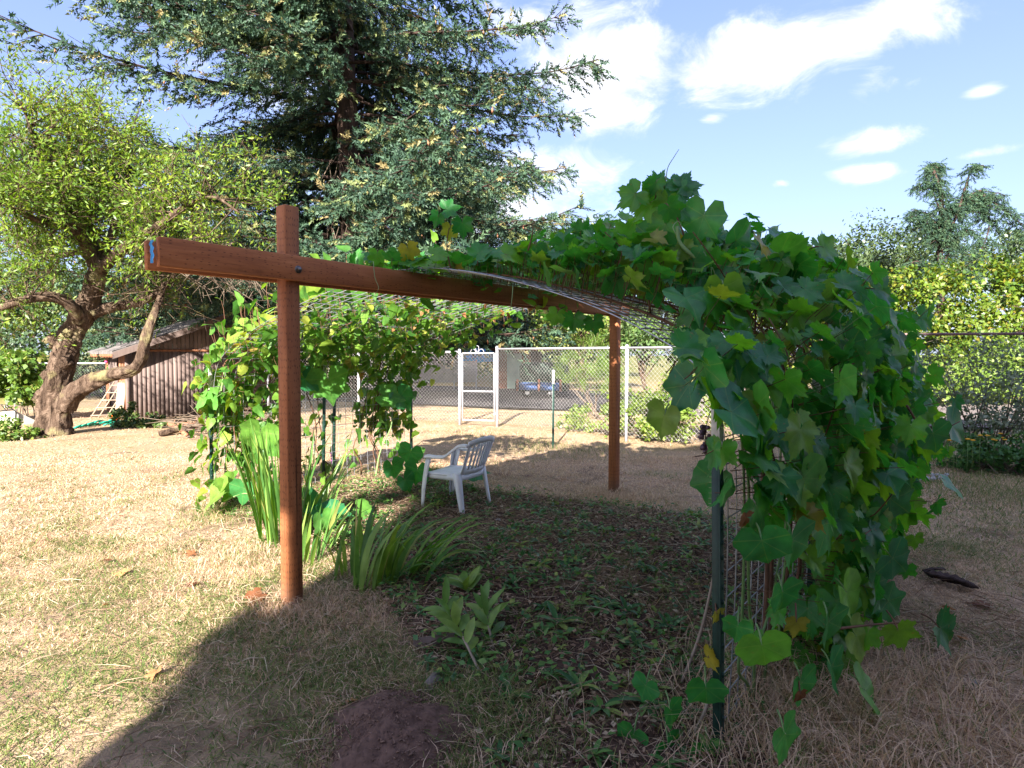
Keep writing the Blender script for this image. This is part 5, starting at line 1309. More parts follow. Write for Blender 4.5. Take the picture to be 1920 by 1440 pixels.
# ================================================================== NEIGHBOUR'S YARD
M['cream'] = simple('pale_siding', (0.26, 0.28, 0.31), (0.20, 0.22, 0.25), 0.8, scale=2)
M['teal'] = simple('pale_teal_paint', (0.36, 0.50, 0.46), (0.29, 0.41, 0.38), 0.7, scale=3)
M['dkroof'] = simple('dark_roofing', (0.055, 0.05, 0.05), (0.09, 0.08, 0.075), 0.85, scale=4)
M['tarp'] = simple('blue_tarp', (0.02, 0.20, 0.55), (0.03, 0.29, 0.68), 0.5, 0.4, scale=3)
M['redp'] = simple('red_trim', (0.42, 0.03, 0.04), (0.30, 0.03, 0.03), 0.5, scale=4)
M['dkgreen'] = simple('dark_green_cover', (0.018, 0.030, 0.024), (0.03, 0.045, 0.035), 0.8, scale=5)
M['bluep'] = simple('blue_panel', (0.045, 0.09, 0.22), (0.03, 0.065, 0.17), 0.5, scale=4)
M['redwood'] = simple('brown_wood', (0.20, 0.09, 0.06), (0.12, 0.05, 0.035), 0.8, scale=6)
M['tyre'] = simple('rubber', (0.02, 0.02, 0.02), (0.03, 0.03, 0.03), 0.9, scale=20)
M['glass'] = simple('window_glass', (0.03, 0.04, 0.05), (0.04, 0.05, 0.06), 0.1, 0.6, scale=2)
# pale house with red trim seen through the left vine
nh = empty('neighbour_house', (W(770, 690, 33)[0], 33, 0), 0.1, label='pale blue single storey house with red trim beyond the left fence', cat='house')
obj('wall', *box((0, 2, 1.0), (7.0, 4, 2.0)), M['cream'], nh)
obj('roof', np.array([[-3.9, -0.4, 1.95], [3.9, -0.4, 1.95], [3.9, 4.4, 1.95], [-3.9, 4.4, 1.95], [-3.9, 2, 2.75], [3.9, 2, 2.75]]), [[0, 1, 5, 4], [2, 3, 4, 5], [0, 4, 3], [1, 2, 5], [0, 3, 2, 1]], M['dkroof'], nh)
obj('fascia', *box((0, -0.42, 1.93), (7.8, 0.05, 0.16)), M['redp'], nh)
for wx in (-2.2, 0.3, 2.4):
    wn = obj('window', *box((wx, -0.03, 1.15), (1.1, 0.06, 0.8)), M['twhite'], nh); obj('pane', *box((wx, -0.065, 1.15), (0.95, 0.03, 0.65)), M['glass'], wn)
# blue canopy
bc = empty('tarp_canopy', (W(895, 690, 27)[0], 27, 0), 0.15, label='bright blue tarp canopy on poles seen through the gate', cat='canopy')
cv = np.array([[-0.85, -0.8, 1.35], [0.85, -0.8, 1.35], [0.85, 0.8, 1.35], [-0.85, 0.8, 1.35], [-0.8, 0, 1.78], [0.8, 0, 1.78], [-0.85, -0.82, 1.12], [0.85, -0.82, 1.22]])
obj('tarp', np.vstack([cv, cv + np.array([0, 0, -0.02])]), [[0, 1, 5, 4], [2, 3, 4, 5], [6, 7, 1, 0], [0, 4, 3], [1, 2, 5], [8, 12, 13, 9], [10, 13, 12, 11]], M['tarp'], bc)
for x in (-0.8, 0.8):
    for y in (-0.75, 0.75): obj('pole', *pipe((x, y, 0), (x, y, 1.36), 0.025), M['redwood'], bc)
# slatted pale bench wall below the canopy
ws = empty('pale_slat_screen', (W(872, 700, 25)[0], 25, 0), 0.0, label='pale horizontal board screen under the blue canopy', cat='screen')
for k in range(5): obj('board', *box((0, 0, 0.72 + k * 0.12), (1.0, 0.03, 0.095)), M['cream'], ws)
for x in (-0.45, 0.45): obj('post', *box((x, 0.03, 0.65), (0.06, 0.04, 1.3)), M['cream'], ws)
# teal shed with dark flat roof
ts = empty('teal_shed', (W(975, 700, 26)[0], 26, 0), -0.12, label='small pale teal shed with flat dark roof behind the fence', cat='shed')
obj('wall', *box((-0.35, 1.2, 0.82), (1.6, 2.2, 1.64)), M['redwood'], ts)
obj('door', *box((-0.25, 0.085, 0.80), (0.62, 0.06, 1.5)), M['teal'], ts)
obj('side_wall', *box((0.62, 0.9, 0.82), (0.34, 1.6, 1.62)), M['dkroof'], ts)
obj('roof', *box((0.15, 0.9, 1.72), (2.9, 3.0, 0.10)), M['redwood'], ts)
# covered trailer
tr = empty('covered_trailer', (W(1010, 745, 20.5)[0], 20.5, 0.06), -0.2, label='dark covered trailer with two blue side panels beyond the fence', cat='trailer')
obj('cover', *bevbox((0.1, 0.6, 0.86), (1.55, 1.2, 0.62), 0.12), M['dkgreen'], tr)
obj('bed', *box((0.05, 0.6, 0.38), (1.7, 1.2, 0.34)), M['dkgreen'], tr)
for x in (-0.35, 0.38): obj('panel', *box((x, -0.03, 0.38), (0.62, 0.05, 0.26)), M['bluep'], tr)
for x in (-0.72, 0.015, 0.74): obj('stake', *box((x, -0.04, 0.42), (0.07, 0.08, 0.40)), M['redwood'], tr)
for x in (-0.4, 0.4):
    wh = obj('wheel', *tube([[x, 0.05, 0.17], [x, 0.2, 0.17]], 0.17, 16), M['tyre'], tr); obj('rim', *tube([[x, 0.035, 0.17], [x, 0.06, 0.17]], 0.08, 12), M['galv'], wh)
# ================================================================== THINGS ROUND THE SHED
M['oldwood'] = simple('bleached_wood', (0.30, 0.24, 0.18), (0.20, 0.155, 0.115), 0.85, scale=9)
M['orange'] = simple('orange_plastic', (0.75, 0.12, 0.01), (0.62, 0.09, 0.01), 0.45, scale=9)
M['hose'] = simple('green_hose', (0.01, 0.28, 0.18), (0.02, 0.20, 0.14), 0.5, scale=9)
M['pink'] = simple('pink_petal', (0.65, 0.06, 0.16), (0.50, 0.04, 0.12), 0.6, scale=30)
M['magenta'] = simple('magenta_petal', (0.50, 0.02, 0.48), (0.36, 0.01, 0.36), 0.6, scale=30)
M['yellowf'] = simple('yellow_petal', (0.75, 0.42, 0.02), (0.65, 0.30, 0.02), 0.6, scale=30)
tb = G(168, 786); tb2 = W(197, 735, TY + 2.3)
td = empty('wooden_trellis', tb, label='pale wooden lattice trellis leaning against the shed side', cat='trellis')
A_ = np.array(tb); Bt = A_ + np.array([0.38, 0.35, 0.86]); sidev = np.array([0.34, 0.10, 0.0])
for k in range(4): objw('upright', *pipe(A_ + sidev * k / 2.2, Bt + sidev * k / 2.2, 0.016, 6), M['oldwood'], td)
for k in range(5):
    c = A_ + (Bt - A_) * (0.1 + 0.2 * k); objw('crossbar', *pipe(c - sidev * 0.05 + np.array([0, -0.02, 0]), c + sidev * 1.45 + np.array([0, -0.02, 0]), 0.013, 6), M['oldwood'], td)
pb_ = G(214, 787) + np.array([0, 0.25, 0])
pk = empty('leaning_plank', pb_, label='pale board leaning on the shed corner behind the orange bucket', cat='board')
V, F = bevbox((0, 0, 0.42), (0.20, 0.025, 0.84), 0.004, [[1, 0, 0.03], [0, 1, 0.15], [-0.03, -0.15, 1]]); obj('plank', V, F, M['oldwood'], pk)
ob = G(217, 792)
bk = empty('orange_bucket', ob, label='orange plastic bucket standing by the shed corner', cat='bucket')
V, F = tube([[0, 0, 0], [0, 0, 0.02], [0, 0, 0.12], [0, 0, 0.21]], [0.07, 0.075, 0.085, 0.095], 16, cap=False); obj('body', V, F, M['orange'], bk, True)
obj('base', *tube([[0, 0, 0.002], [0, 0, 0.012]], 0.07, 16), M['orange'], bk)
obj('rim', *tube([[0.095 * math.cos(a), 0.095 * math.sin(a), 0.21] for a in np.linspace(0, 2 * PI, 20)], 0.006, 6, False), M['orange'], bk)
hz_ = [G(140 + 85 * t, 805 - 6 * math.sin(t * 3) - 4 * t) + np.array([0, 0.12 * math.sin(t * 40), 0.03 + 0.02 * math.sin(t * 25)]) for t in np.linspace(0, 1, 60)]
hs_ = empty('garden_hose', hz_[0], label='green hose heaped on the ground right of the leaning trunk', cat='hose')
for k in range(3): objw('loop', *tube(np.array(hz_) + np.array([0.05 * k, 0.1 * k, 0.015 * k]) + 0.02 * np.sin(np.arange(60)[:, None] * 0.7 + k), 0.016, 6), M['hose'], hs_, True)
wt_ = empty('white_cold_frame', G(15, 797), label='low white peaked cover on the ground at the left edge', cat='garden cover')
tv = np.array([[-0.55, -0.3, 0], [0.35, -0.3, 0], [0.45, 0.35, 0], [-0.5, 0.35, 0], [-0.35, 0.05, 0.26], [0.12, 0.05, 0.30]])
obj('cover', tv, [[0, 1, 5, 4], [2, 3, 4, 5], [3, 0, 4], [1, 2, 5]], M['twhite'], wt_)
obj('dark_edge', *tube(catmull([(-0.35, 0.04, 0.27), (0.12, 0.04, 0.31), (0.36, -0.28, 0.02)], 4), 0.014, 6), M['black'], wt_)
# tomato cages by the left fence
for k, (cx, cy) in enumerate(((14, 780), (48, 783))):
    c = G(cx, cy); ck = empty('plant_cage', c, label=['white wire plant cage at the left edge behind the white cover', 'grey wire plant cage between the left edge and the leaning trunk'][k], cat='plant cage', group='plant cages by the left fence')
    for j in range(4):
        a = j * PI / 2 + 0.4; objw('leg', *pipe(c + np.array([0.18 * math.cos(a), 0.18 * math.sin(a), 0]), c + np.array([0.12 * math.cos(a), 0.12 * math.sin(a), 0.62]), 0.010, 6), M['galv'], ck)
    for z in (0.3, 0.6):
        rr = 0.18 - 0.06 * z / 0.62; objw('ring', *tube([c + np.array([rr * math.cos(a), rr * math.sin(a), z]) for a in np.linspace(0, 2 * PI, 18)], 0.006, 5, False), M['galv'], ck)
# pink roses
rb = empty('pink_rose', G(158, 782) + np.array([0, 1.0, 0]), label='tall rose stem with pink blooms between the trunk and the shed', cat='flower')
rl = np.array(rb.location)
objw('stem', *tube(catmull([rl, rl + np.array([0.02, 0, 0.7]), rl + np.array([-0.02, 0, 1.32])], 4), 0.009, 6), M['gstem'], rb, True)
for dx, dz_ in ((-0.08, 1.32), (0.03, 1.36)):
    objw('bloom', *sphere(rl + np.array([dx, 0, dz_]), 0.05, 10, 7, (1, 1, 0.8)), M['pink'], rb, True)
for k in range(12):
    leaf_obj('oval', k, 'yvine', rb, np.array([rng.normal(0, 0.05), rng.normal(0, 0.05), rng.uniform(0.5, 1.25)]), frames(rdir(1), rdir(1) + np.array([[0, 0, 1.0]]), 0.14)[0])
# magenta flower on a stem near the gladiolus
fl_ = empty('magenta_flower', G(623, 905), label='magenta flower spike among the sword leaves', cat='flower')
f0 = np.array(fl_.location); f1 = W(625, 850, f0[1])
objw('stem', *tube(catmull([f0, (f0 + f1) / 2 + np.array([0.02, 0, 0]), f1], 4), 0.005, 5), M['gstem'], fl_, True)
for k in range(7):
    c = f1 + np.array([rng.normal(0, 0.014), rng.normal(0, 0.01), 0.03 - 0.03 * k + 0.03]); V, F = sphere(c, 0.020, 8, 5, (1.2, 0.8, 0.8)); objw('petal', V, F, M['magenta'], fl_, True)

# woodpile / brush behind the left panel
for k, (a, b, r, lab) in enumerate((((300, 818, 0.05), (520, 775, 0.30), 0.055, 'long grey branch lying in the brush pile behind the left vine'), ((330, 800, 0.05), (400, 785, 0.07), 0.08, 'thick orange brown log at the left end of the brush pile'), ((300, 795, 0.05), (350, 800, 0.05), 0.06, 'short split log beside the brush pile'),
                                   ((420, 800, 0.06), (560, 800, 0.15), 0.05, 'pale straight branch low in the brush pile'), ((380, 790, 0.1), (480, 765, 0.25), 0.045, 'crooked dark branch on top of the brush pile'))):
    pa = G(*a[:2]) + np.array([0, 0, a[2]]); pb2 = G(b[0], b[1] + 20) + np.array([0, 0, b[2]])
    e = empty('log' if k in (1, 2) else 'fallen_branch', (pa[0], pa[1], 0), label=lab, cat='log' if k in (1, 2) else 'branch')
    m_ = M['cone'] if k in (1, 2) else M['bark']
    objw('wood', *tube(catmull([pa, (pa + pb2) / 2 + rdir(1)[0] * 0.05, pb2], 5), np.linspace(r, r * 0.6, 11), 10, gnarl=0.1, seed=k), m_, e, True)
    objw('side_twig', *tube([(pa + pb2) / 2, (pa + pb2) / 2 + np.array([0.1, -0.05, 0.18])], [r * 0.3, r * 0.15], 6), m_, e)
bq0 = [W(rng.uniform(330, 540), rng.uniform(775, 820), 11.2 + rng.uniform(-0.6, 1.2)) for _ in range(160)]
bq0 = [np.array([q[0], q[1], max(0.03, rng.uniform(0, 0.35))]) for q in bq0]
bq1 = [q + norm(np.array([rng.uniform(-1, 1), rng.uniform(-0.4, 0.4), rng.uniform(-0.1, 0.25)])) * rng.uniform(0.25, 0.8) for q in bq0]
tag(obj('brush_pile', *sticks(bq0, bq1, 0.010, 0.005), M['twig']), 'tangle of thin dead sticks behind the left vine', 'brush pile', kind='stuff')

# ================================================================== GLADIOLUS AND GARDEN PLANTS
def sword(base, az_, L, w, lean, bend, n=8):
    t = np.linspace(0, 1, n); d = np.array([math.cos(az_), math.sin(az_), 0])
    ang = lean + bend * t ** 2
    seg_ = L / (n - 1); P = [np.array(base, float)]
    for i in range(1, n): P.append(P[-1] + (d * math.sin(ang[i]) + np.array([0, 0, math.cos(ang[i])])) * seg_)
    side = np.array([-d[1], d[0], 0]) * 0.9 + d * 0.0
    tw = rng.uniform(-0.9, 0.9); side = norm(side * math.cos(tw) + d * math.sin(tw))
    wd = w * np.minimum(1, 0.5 + t * 2) * (1 - t ** 2.6) + 0.001
    return strip(np.array(P), wd, np.tile(side, (n, 1)), 0.10)


def glad(name, label, spots, seed):
    g_ = np.random.default_rng(seed); b = spots[0][0]
    e = empty(name, (b[0], b[1], 0), label=label, cat='plant', group='sword leaved gladiolus clumps')
    for (p, n_, L0, L1, azm, lean, bend, w) in spots:
        for k in range(n_):
            q = np.array([p[0] + g_.normal(0, 0.06), p[1] + g_.normal(0, 0.06), 0.0]); q[2] = gz(q[0], q[1])
            V, F = sword(q, azm + g_.normal(0, 0.7), g_.uniform(L0, L1), w * g_.uniform(0.75, 1.2), abs(g_.normal(lean, 0.10)), max(0.0, g_.normal(bend, 0.22)))
            objw('leaf', V, F, M['sword'], e, True)


glad('gladiolus_clump', 'tall dense clump of upright sword leaves left of the near post', [(G(505, 1010), 22, 0.8, 1.08, PI, 0.12, 0.12, 0.036), (G(530, 1020), 22, 0.85, 1.1, PI * 0.9, 0.05, 0.12, 0.038), (G(555, 1000), 12, 0.7, 1.0, 0.0, 0.15, 0.2, 0.036)], 61)
glad('gladiolus_clump', 'sword leaves fanning right just behind the near post', [(G(590, 980), 13, 0.6, 0.95, 0.2, 0.45, 0.35, 0.036), (G(600, 1030), 9, 0.35, 0.6, 0.0, 0.35, 0.6, 0.034), (G(570, 1060), 7, 0.3, 0.5, 0.3, 0.2, 0.3, 0.034)], 62)
glad('gladiolus_clump', 'arching sword leaves with sunlit pale bases in front of the chair', [(G(640, 1085), 6, 0.25, 0.4, 2.5, 0.15, 0.4, 0.034), (G(690, 1110), 14, 0.45, 0.68, 0.3, 0.10, 0.8, 0.040), (G(722, 1105), 13, 0.45, 0.72, 0.1, 0.22, 1.3, 0.038), (G(760, 1095), 8, 0.45, 0.7, 0.0, 0.45, 1.4, 0.038), (G(660, 1090), 7, 0.35, 0.55, 2.0, 0.12, 0.4, 0.034)], 63)
glad('gladiolus_clump', 'dark sword leaves splaying right over the shaded bed', [(G(775, 1085), 9, 0.45, 0.7, 0.0, 0.65, 1.2, 0.036), (G(800, 1060), 7, 0.40, 0.65, 0.3, 0.6, 1.0, 0.034)], 64)



def lance(L, w, droop):
    t = np.linspace(0, 1, 6); P = np.stack([0 * t, t * L, -droop * L * t ** 2], -1); return strip(P, w * np.sin(PI * np.clip(t * 0.96 + 0.02, 0, 1)) ** 0.8 + 0.0008, np.tile([[1.0, 0, 0]], (6, 1)), 0.18)


def place(name, VF, mat, parent, P, Mx):
    V = VF[0] @ np.array(Mx).T + np.array(P); return objw(name, V, VF[1], mat, parent, True)


# uprooted lily stems with lance shaped leaves
for k, (base, tipp, lab) in enumerate((((900, 1268), (828, 1130), 'leafy lily stem leaning left, lying at the front of the bed'), ((925, 1225), (905, 1130), 'leafy lily stem leaning upright beside the fallen one'), ((880, 1130), (872, 1095), 'short leafy lily shoot behind the two leaning stems'))):
    b = G(*base); t_ = W(tipp[0], tipp[1], b[1] + 0.30 * (1 if k < 2 else 0.1)); 
    e = empty('lily_stem', b, label=lab, cat='plant', group='pulled lily stems in the bed')
    pth = catmull([b + np.array([0, 0, 0.02]), (b + t_) / 2 + np.array([0, 0, 0.03]), t_], 6)
    objw('stem', *tube(pth, np.linspace(0.008, 0.004, len(pth)), 6), M['oldwood'] if k < 2 else M['gstem'], e, True)
    ax = norm(t_ - b)
    for j in range(17 if k < 2 else 12):
        tt_ = 0.30 + 0.70 * j / 16; i = int(min(tt_, 1) * (len(pth) - 1)); a = j * 2.4
        sd = norm(np.cross(ax, [0.3, 0.2, 1])); s2 = np.cross(ax, sd)
        d = norm(sd * math.cos(a) + s2 * math.sin(a) + ax * 0.7 + np.array([0, 0, 0.35])); P_ = pth[i]
        Mx = frames(np.array([d]), np.array([[rng.normal(0, 0.3), -0.4, 1.0]]), 1.0)[0]
        place('leaf', lance(rng.uniform(0.11, 0.17), rng.uniform(0.036, 0.050), 0.3), M['lily'], e, P_, Mx)

# rosette weeds
ROS = [(1045, 1185, 0.15, 'large toothed rosette weed in the middle of the near bed'), (890, 1245, 0.12, 'dark rosette weed at the foot of the lily stems'), (1190, 1225, 0.11, 'upright pale rosette weed right of the bed centre'), (1085, 1300, 0.11, 'spiky rosette weed near the front edge of the bed'), (1130, 1340, 0.12, 'broad rosette weed at the front right of the bed'),
       (960, 1315, 0.10, 'round leaved weed by the pale stone'), (1250, 1190, 0.09, 'small weed left of the leaning cane'), (1010, 1030, 0.09, 'sunlit small weed in the bed centre'), (1075, 1065, 0.10, 'round leaved weed in the middle distance of the bed'), (1235, 1090, 0.08, 'round leaved weed near the right panel'),
       (930, 1000, 0.08, 'small weed behind the sword leaves'), (1180, 1010, 0.08, 'small weed at the back of the bed'), (720, 1010, 0.10, 'weed between the gladiolus clumps'), (1140, 1150, 0.09, 'dark weed right of the large rosette'), (1210, 1330, 0.12, 'leafy weed in the front right corner of the bed')]
for (px, py, L, lab) in ROS:
    b = G(px, py); b[2] = gz(b[0], b[1]) + 0.02; e = empty('rosette_weed', b, label=lab, cat='weed', group='weeds in the bed')
    for j in range(int(rng.integers(9, 15))):
        a = j * 2.4 + rng.uniform(-0.3, 0.3); up_ = rng.uniform(0.1, 0.9)
        Mx = frames(np.array([[math.cos(a), math.sin(a), up_]]), np.array([[-math.cos(a) * up_, -math.sin(a) * up_, 1.0]]), 1.0)[0]
        place('leaf', lance(L * rng.uniform(0.7, 1.25), L * rng.uniform(0.2, 0.3), 0.35), M['weed'], e, b, Mx)

# leaning cane
cb, ct = G(1275, 1288), W(1347, 1035, 2.75)
ca = empty('garden_cane', cb, label='thin bare cane leaning against the right wire panel', cat='cane')
pc = catmull([cb, cb * 0.55 + ct * 0.45 + np.array([0.02, 0, -0.01]), ct], 6); objw('stick', *tube(pc, np.linspace(0.008, 0.006, len(pc)), 7), M['oldwood'], ca, True)
objw('side_shoot', *tube([pc[3], pc[3] + np.array([-0.03, -0.02, 0.05])], [0.003, 0.0015], 5), M['oldwood'], ca)
c2a, c2b = G(1290, 1400), W(1340, 1275, 2.35)
ca2 = empty('garden_cane', c2a, label='short broken cane at the foot of the near green post', cat='cane'); objw('stick', *tube([c2a, (c2a + c2b) / 2 + np.array([0.01, 0, 0]), c2b], 0.006, 7), M['oldwood'], ca2, True); objw('side_shoot', *tube([c2b, c2b + np.array([-0.02, 0, 0.05])], [0.003, 0.0015], 5), M['oldwood'], ca2)
# grey board edging the bed
pa, pb2 = G(775, 1222), G(915, 1205)
eb = empty('edging_board', pa, label='weathered grey board half buried at the near edge of the bed', cat='board')
objw('board', *strap(np.array([pa + np.array([0, 0, 0.03]), (pa + pb2) / 2 + np.array([0, 0, 0.035]), pb2 + np.array([0, 0, 0.02])]), np.array([[0, 0.3, 1.0]]), 0.07, 0.02), M['board'], eb)
# bark slab on the right lawn
pa, pb2 = G(1735, 1080), G(1835, 1108)
bs = empty('bark_slab', pa, label='dark bark slab lying on the dry lawn at the right', cat='wood'); V, F = tube(catmull([pa + np.array([0, 0, 0.02]), (pa + pb2) / 2 + np.array([0, 0.03, 0.03]), pb2 + np.array([0, 0, 0.01])], 8), np.array([0.012, 0.02, 0.035, 0.045, 0.04, 0.05, 0.045, 0.05, 0.04, 0.05, 0.045, 0.05, 0.035, 0.04, 0.03, 0.02, 0.008]), 11, gnarl=0.6, seed=3)
V[:, 2] = (V[:, 2] - 0.02) * 0.42 + 0.022; objw('slab', V, F, M['sbark'], bs)
objw('splinter', *strap(np.array([pa + np.array([0.02, 0.05, 0.015]), pa + np.array([0.12, 0.09, 0.02]), pa + np.array([0.2, 0.1, 0.015])]), np.array([[0, 1.0, 0.2]]), 0.03, 0.006), M['sbark'], bs)
# stones
def stone(name, P, r, label, seed, group=None, mat='stone'):
    g_ = np.random.default_rng(seed); V, F = sphere((0, 0, 0), r, 9, 7, (1.2, 0.9, 0.7)); V = V * (1 + 0.18 * np.sin(V[:, :1] * 55 / 1 + seed) * np.sin(V[:, 1:2] * 60 + seed * 2))
    o = obj(name, V, F, M[mat], None, True); o.location = [float(P[0]), float(P[1]), float(gz(P[0], P[1]) + r * 0.35)]; o.rotation_euler = (0, 0, g_.uniform(0, 6))
    tag(o, label, 'stone', group)
for k in range(12):
    stone('pale_stone', G(1722 + k * 4.6 + rng.uniform(-5, 5), 903 - (k % 3) * 4), rng.uniform(0.025, 0.045), 'pale stone in the small heap at the right fence', k, 'pale stones heaped by the right fence')
for k, (px, py, r, lab) in enumerate(((952, 1287, 0.022, 'round pinkish stone at the front of the bed'), (935, 980, 0.028, 'white stone at the back of the bed right of the chair'), (1187, 1082, 0.020, 'pale round stone beside the right panel foot'), (1170, 1078, 0.018, 'pale stone left of its twin near the right panel'), (815, 1285, 0.05, 'grey brown stone at the edge of the earth mound'), (1828, 1280, 0.02, 'white pebble on the dry lawn at lower right'))):
    stone('bed_stone', G(px, py), r, lab, 40 + k, None, 'stone2' if k == 4 else 'stone')

# earth mound
mc = G(748, 1365); nr, na = 34, 84; V = [[mc[0], mc[1] - 0.05, 0.09]]
for i in range(1, nr + 1):
    for j in range(na):
        a = j / na * 2 * PI; r = i / nr; wob_ = 1 + 0.16 * math.sin(3 * a + 1) + 0.10 * math.sin(5 * a) + 0.07 * math.sin(9 * a + 2); x = mc[0] + 0.29 * r * math.cos(a) * wob_; y = mc[1] - 0.05 + 0.34 * r * math.sin(a) * wob_
        z = 0.09 * (1 - r ** 1.8) - 0.012 * (r > 0.99) + 0.05 * (float(fbm(x, y, 0.12, 6)) - 0.5) * (1.1 - r) + 0.0045 * rng.uniform(-1, 1); V.append([x, y, float(z)])
F = [[0, 1 + j, 1 + (j + 1) % na] for j in range(na)] + [[1 + (i - 1) * na + j, 1 + i * na + j, 1 + i * na + (j + 1) % na, 1 + (i - 1) * na + (j + 1) % na] for i in range(1, nr) for j in range(na)]
mo = empty('earth_mound', (mc[0], mc[1], 0), label='mound of fresh dark earth at the bottom edge of the lawn', cat='mound')
objw('heap', V, F, M['mound'], mo, True)
n_ = 2200; rr = np.sqrt(rng.uniform(0, 1, n_)) * 1.3; aa = rng.uniform(0, 6.28, n_)
cx = mc[0] + 0.29 * rr * np.cos(aa); cy = mc[1] - 0.05 + 0.34 * rr * np.sin(aa); cz = np.maximum(0.10 * (1 - np.minimum(rr, 1) ** 1.6), 0)
V, F = inst(CON, frames(rdir(n_), rdir(n_), 0.0025 + 0.014 * rng.beta(1, 4, n_)), np.stack([cx, cy, cz + 0.004], -1)); M['clod'] = simple('dry_clod', (0.24, 0.155, 0.12), (0.11, 0.068, 0.05), 0.95, 0.1, 0, scale=40)
objw('clods', V, F, M['clod'], mo)['kind'] = 'stuff'

# yellow flowers in the right weeds
yf = empty('yellow_flowers', W(1850, 830, 7.5) * np.array([1, 1, 0]), label='patch of small yellow orange flowers below the grey bush', cat='flowers')
for k in range(14):
    c = W(rng.uniform(1775, 1885), rng.uniform(808, 828), 7.5 + rng.uniform(-0.2, 0.2)); V, F = sphere(c, 0.024, 8, 5, (1.3, 1, 0.4)); objw('bloom', V, F, M['yellowf'], yf, True)
    objw('stem', *pipe(c, c * np.array([1, 1, 0]), 0.003, 4), M['gstem'], yf)

# ================================================================== GRASS AND LITTER
def blades(x, y, hgt, wid, lean, rn, z=None, g_=rng, coarse=False):
    n = len(x); a = g_.uniform(0, 2 * PI, n); la = g_.uniform(0, 2 * PI, n); ln = hgt * lean
    b = np.stack([x, y, (gz(x, y) if z is None else z) - 0.004], -1); s_ = np.stack([np.cos(a), np.sin(a), 0 * a], -1) * wid[:, None] / 2
    l = np.stack([np.cos(la), np.sin(la), 0 * la], -1)
    mid = b + l * (ln * 0.35)[:, None]; mid[:, 2] += hgt * 0.6; tp = b + l * ln[:, None]; tp[:, 2] += hgt * (1 - 0.35 * np.minimum(lean, 1.5))
    if coarse:
        k = np.arange(n)[:, None] * 3
        return np.stack([b - s_, b + s_, tp], 1).reshape(-1, 3), (k + [[0, 1, 2]]).reshape(-1, 3), np.repeat(rn, 3)
    V = np.stack([b - s_, b + s_, mid - s_ * 0.8, mid + s_ * 0.8, tp], 1).reshape(-1, 3)
    k = np.arange(n)[:, None] * 5
    F = np.concatenate([k + [[0, 1, 3]], k + [[0, 3, 2]], k + [[2, 3, 4]]], 1).reshape(-1, 3)
    return V, F, np.repeat(rn, 5)


def greenness(x, y):
    """how green the lawn is: straw in the middle, greener near the camera and in patches"""
    near = np.clip((5.2 - y) / 3.0, 0, 1) * np.clip((0.2 - x) / 1.5 + 0.4, 0.15, 1)
    right = np.clip((x - 3.2) / 2, 0, 1) * np.clip((y - 3.5) / 2.0, 0, 1)
    pat = 0.6 * fbm(x, y, 1.1, 31) + 0.4 * fbm(x, y, 0.35, 35)
    return np.clip(0.02 + 0.80 * near + 0.40 * right + 2.2 * (pat - 0.50), 0.0, 0.9)


def lawn_pts(n, y0, y1, g_=rng):
    y = np.sqrt(g_.uniform(y0 ** 2, y1 ** 2, n)); x = g_.uniform(-0.95, 0.95, n) * (y + 0.4); return x, y


Vg, Fg, Rg, o_ = [], [], [], 0
for (n, y0, y1, hl, hh, wd) in ((135000, 1.9, 5.0, 0.018, 0.05, 0.0045), (120000, 4.8, 9.0, 0.02, 0.05, 0.007), (80000, 8.8, 17.0, 0.025, 0.06, 0.013)):
    x, y = lawn_pts(n, y0, y1)
    inb = inpoly(x, y, BED); th_ = fbm(x, y, 0.55, 44)
    keep = (~inb | (rng.uniform(0, 1, n) < 0.06)) & (rng.uniform(0, 1, n) < np.clip(-0.15 + 2.2 * th_, 0.05, 1)) & ~inpoly(x, y, lane[:, :2].tolist()) & ~(np.hypot((x - mc[0]) / 0.30, (y - mc[1] + 0.05) / 0.36) < 1)
    x, y = x[keep], y[keep]; m_ = len(x); gr = greenness(x, y)
    isg = rng.uniform(0, 1, m_) < gr
    rn = np.where(isg, rng.uniform(0.62, 1.0, m_), rng.beta(2, 1.5, m_) * 0.52)
    hg = rng.uniform(hl, hh, m_) * np.where(isg, 1.1, 0.9) * (0.55 + 1.1 * fbm(x, y, 0.8, 63)); rn = np.where(isg, rn, np.clip(rn + 0.5 * (fbm(x, y, 0.45, 64) - 0.5), 0, 0.55))
    V, F, R_ = blades(x, y, hg, wd * rng.uniform(0.6, 1.2, m_), rng.uniform(0.6, 3.0, m_), rn, coarse=y0 > 6)
    Vg.append(V); Fg.append(F + o_); Rg.append(R_); o_ += len(V)
